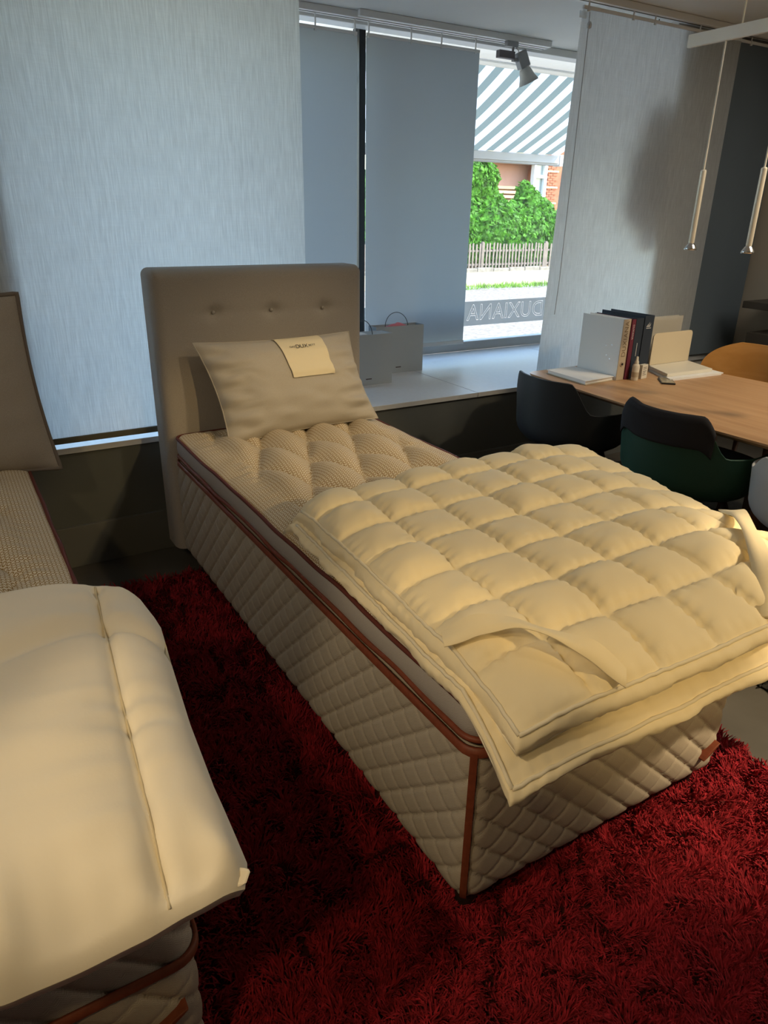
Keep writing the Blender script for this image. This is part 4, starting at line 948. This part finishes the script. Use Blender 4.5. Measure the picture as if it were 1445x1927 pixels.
# ---------------------------------------------------------------- outside: street, fence, hedge, house
G = -0.35
struct('floor_street', B(-20, 45, 4.47, 15.4, G-0.2, G), 'road')
struct('floor_verge', B(-20, 45, 15.4, 16.3, G-0.2, G+0.01), 'kerb')
struct('floor_pavement', B(-20, 45, 16.3, 20.15, G-0.2, G+0.03), 'path')
struct('floor_garden', B(-20, 45, 20.15, 34, G-0.2, G+0.06), mat('garden_soil', (0.30, 0.22, 0.12), 0.95, noise=(2, 0.3)))
kb = empty('kerb_wall', (14, 20.2, G), kind='structure')
for i in range(24): build('kerb_stone', B(6+i*0.7, 6+i*0.7+0.68, 20.10, 20.26, G, G+0.13+0.015*(i % 3)), 'kerb', kb, bevel=0.02)
rgv = np.random.default_rng(3); Vv = []; Ff = []; n0 = 0
for i in range(2600):
    x = rgv.uniform(9.5, 18); y = rgv.uniform(15.55, 16.25)
    if abs(vnoise(x*1.3, y*2)) < 0.08 and rgv.random() < 0.7: continue
    h = rgv.uniform(0.05, 0.16); a = rgv.uniform(0, PI); w_ = 0.012
    Vv += [(x-w_*math.cos(a), y-w_*math.sin(a), G), (x+w_*math.cos(a), y+w_*math.sin(a), G), (x+rgv.normal(0, .04), y+rgv.normal(0, .04), G+h)]; Ff.append((n0, n0+1, n0+2)); n0 += 3
gv = build('verge_weeds', MB().add(Vv, Ff), 'grass', recalc=False, origin=(13, 15.9, G)); tag(gv, 'strip of weeds growing along the far side of the street', 'grass', kind='stuff')

fe = empty('picket_fence', (14, 20.3, G), 'low weathered wooden picket fence across the street', 'fence')
def one_picket():
    w_, h_ = 0.031, 0.86
    return MB().add([(-w_, -0.012, 0), (w_, -0.012, 0), (w_, -0.012, h_-0.03), (0.01, -0.012, h_), (-0.01, -0.012, h_), (-w_, -0.012, h_-0.03), (-w_, 0.012, 0), (w_, 0.012, 0), (w_, 0.012, h_-0.03), (0.01, 0.012, h_), (-0.01, 0.012, h_), (-w_, 0.012, h_-0.03)],
                    [(0, 1, 2, 3, 4, 5), (11, 10, 9, 8, 7, 6)]+[(i, 6+i, 6+(i+1) % 6, (i+1) % 6) for i in range(6)])
p0 = build('picket', one_picket().xf(Matrix.Translation((8.0, 20.27, G+0.07))), 'picket', fe, origin=(8.0, 20.27, G+0.07))
for i in range(1, 88):
    c = dup(p0, fe, (0.145*i, 0, random.uniform(-0.02, 0.03))); c.rotation_euler.y = random.uniform(-0.03, 0.03)
for z in (0.22, 0.66): build('rail', B(7.9, 20.9, 20.285, 20.325, G+z, G+z+0.06), 'picket', fe)
for x in (9.0, 11.6, 14.2, 16.05, 18.9): build('post', B(x, x+0.09, 20.26, 20.35, G, G+0.98), 'picket', fe, bevel=0.01)

def hedge(label, blobs, seed, per=2600, size=0.10):
    rgn = np.random.default_rng(seed); cx = np.mean([b[0] for b in blobs]); cy = np.mean([b[1] for b in blobs])
    root = empty('leafy_hedge', (cx, cy, G), label, 'hedge', 'greenery across the street')
    V, Fq = [], []; n0 = 0; core = MB()
    for (x, y, z, rx, ry, rz) in blobs:
        pr_ = [(max(0.01, math.sin(PI*k/8)), -math.cos(PI*k/8)) for k in range(9)]; q = MB().lathe(pr_, (0, 0), 14); vv = q.verts()*[rx*0.86, ry*0.86, rz*0.86]+[x, y, z]; core.add(vv, q.f)
        k = int(per*rx*rz/1.0); d = rgn.normal(size=(k, 3)); d /= np.linalg.norm(d, axis=1)[:, None]; d[:, 1] = -np.abs(d[:, 1])
        p = d*[rx, ry, rz]*rgn.uniform(0.86, 1.08, (k, 1))+[x, y, z]
        a = rgn.normal(size=(k, 3)); a[:, 1] *= 0.5; a /= np.linalg.norm(a, axis=1)[:, None]; nn = d+rgn.normal(0, 0.6, (k, 3)); b = np.cross(nn, a); b /= np.linalg.norm(b, axis=1)[:, None]+1e-9; a = np.cross(b, nn); a /= np.linalg.norm(a, axis=1)[:, None]+1e-9
        sz = size*rgn.uniform(0.6, 1.4, (k, 1))
        Q = np.stack([p-a*sz, p+b*sz*0.6, p+a*sz, p-b*sz*0.6], 1); V.append(Q.reshape(-1, 3)); Fq.append((n0+np.arange(k)[:, None]*4+np.arange(4)[None])); n0 += 4*k
    build('branch_mass', core, 'leaf_core', root, smooth=True, recalc=False)
    pile_object('foliage', np.concatenate(V), np.concatenate(Fq), 'leaf', root); return root
hedge('tall ivy climbing at the left of the gap, across the street', [(16.2, 22.4, 2.3, 1.0, 0.6, 1.05), (17.3, 22.5, 2.6, 0.9, 0.6, 0.75), (16.6, 22.2, 1.2, 1.2, 0.6, 0.9), (17.8, 22.4, 1.5, 0.9, 0.6, 0.75), (15.2, 22.4, 1.8, 1.0, 0.6, 1.4)], 1)
hedge('leafy hedge standing behind the picket fence', [(15.5, 21.4, 0.6, 1.4, 0.5, 0.9), (17.5, 21.4, 0.7, 1.4, 0.5, 0.95), (19.3, 21.6, 0.7, 1.3, 0.5, 0.95), (21.0, 21.6, 0.7, 1.2, 0.5, 0.95), (18.4, 21.9, 1.3, 0.9, 0.5, 0.62)], 2)
hedge('rounded shrub below the white house window', [(19.9, 22.6, 1.35, 0.85, 0.5, 1.05), (20.6, 22.7, 1.2, 0.8, 0.5, 0.85), (19.75, 22.7, 2.05, 0.35, 0.3, 0.6)], 3)
hedge('bright green hedge seen in the slit beside the mullion', [(9.0, 21.6, 0.9, 1.5, 0.5, 1.3), (11.3, 21.8, 0.9, 1.5, 0.5, 1.2), (13.4, 21.8, 0.9, 1.2, 0.5, 1.2), (9.6, 22.6, 1.8, 1.5, 0.5, 0.9), (12.4, 22.8, 1.9, 1.7, 0.5, 0.9)], 4, per=1200, size=0.12)

ho_ = empty('house', (20.5, 25, G), 'rose rendered house with a white window across the street', 'house')
build('wall', B(15, 34, 24.9, 25.6, G, 4.0), 'house_pink', ho_)
build('lintel', B(17.0, 22.0, 24.1, 24.9, 3.36, 3.62), 'house_sand', ho_, bevel=0.02)
build('fascia', B(17.0, 22.05, 24.0, 24.9, 3.62, 4.0), 'house_sand', ho_, bevel=0.02)
for i in range(5): build('step_ledge', B(18.6, 21.4, 24.55+i*0.03, 24.9, 1.75+i*0.17, 1.86+i*0.17), 'house_sand', ho_, bevel=0.01)
wb = empty('window_bay', (22.3, 24.4, 1.4)); wb.parent = ho_; wb.location = Vector((22.3, 24.4, 1.4))-ho_.location
build('bay_wall', B(21.85, 23.9, 24.35, 24.9, G, 4.0), 'house_brick', wb)
X0, X1 = 21.55, 22.25
build('window_frame', B(X0, X0+0.1, 24.15, 24.36, 1.5, 3.6).box(X1-0.14, X1, 24.15, 24.36, 1.5, 3.6).box(X0+0.1, X1-0.14, 24.15, 24.36, 2.86, 2.98).box(X0+0.1, X1-0.14, 24.15, 24.36, 3.5, 3.6).box(X0+0.1, X1-0.14, 24.15, 24.36, 1.5, 1.62), 'white', wb)
build('pane', B(X0+0.1, X1-0.14, 24.28, 24.3, 1.62, 2.86), 'house_glass', wb)
build('pane', B(X0+0.1, X1-0.14, 24.28, 24.3, 2.98, 3.5), 'house_glass', wb)
br = build('brick', B(22.32, 22.56, 24.30, 24.36, 1.3, 1.375), 'house_brick', wb, origin=(22.44, 24.33, 1.3), bevel=0.006)
for r_ in range(26):
    for q_ in range(2):
        if r_ == 0 and q_ == 0: continue
        dup(br, wb, (0.26*q_+(0.13 if r_ % 2 else 0), 0, 0.088*r_))
for z in (1.9, 2.5, 3.1): build('band_stone', B(22.3, 23.0, 24.27, 24.36, z, z+0.07), 'house_sand', wb, bevel=0.008)
print('objects', len(bpy.data.objects))
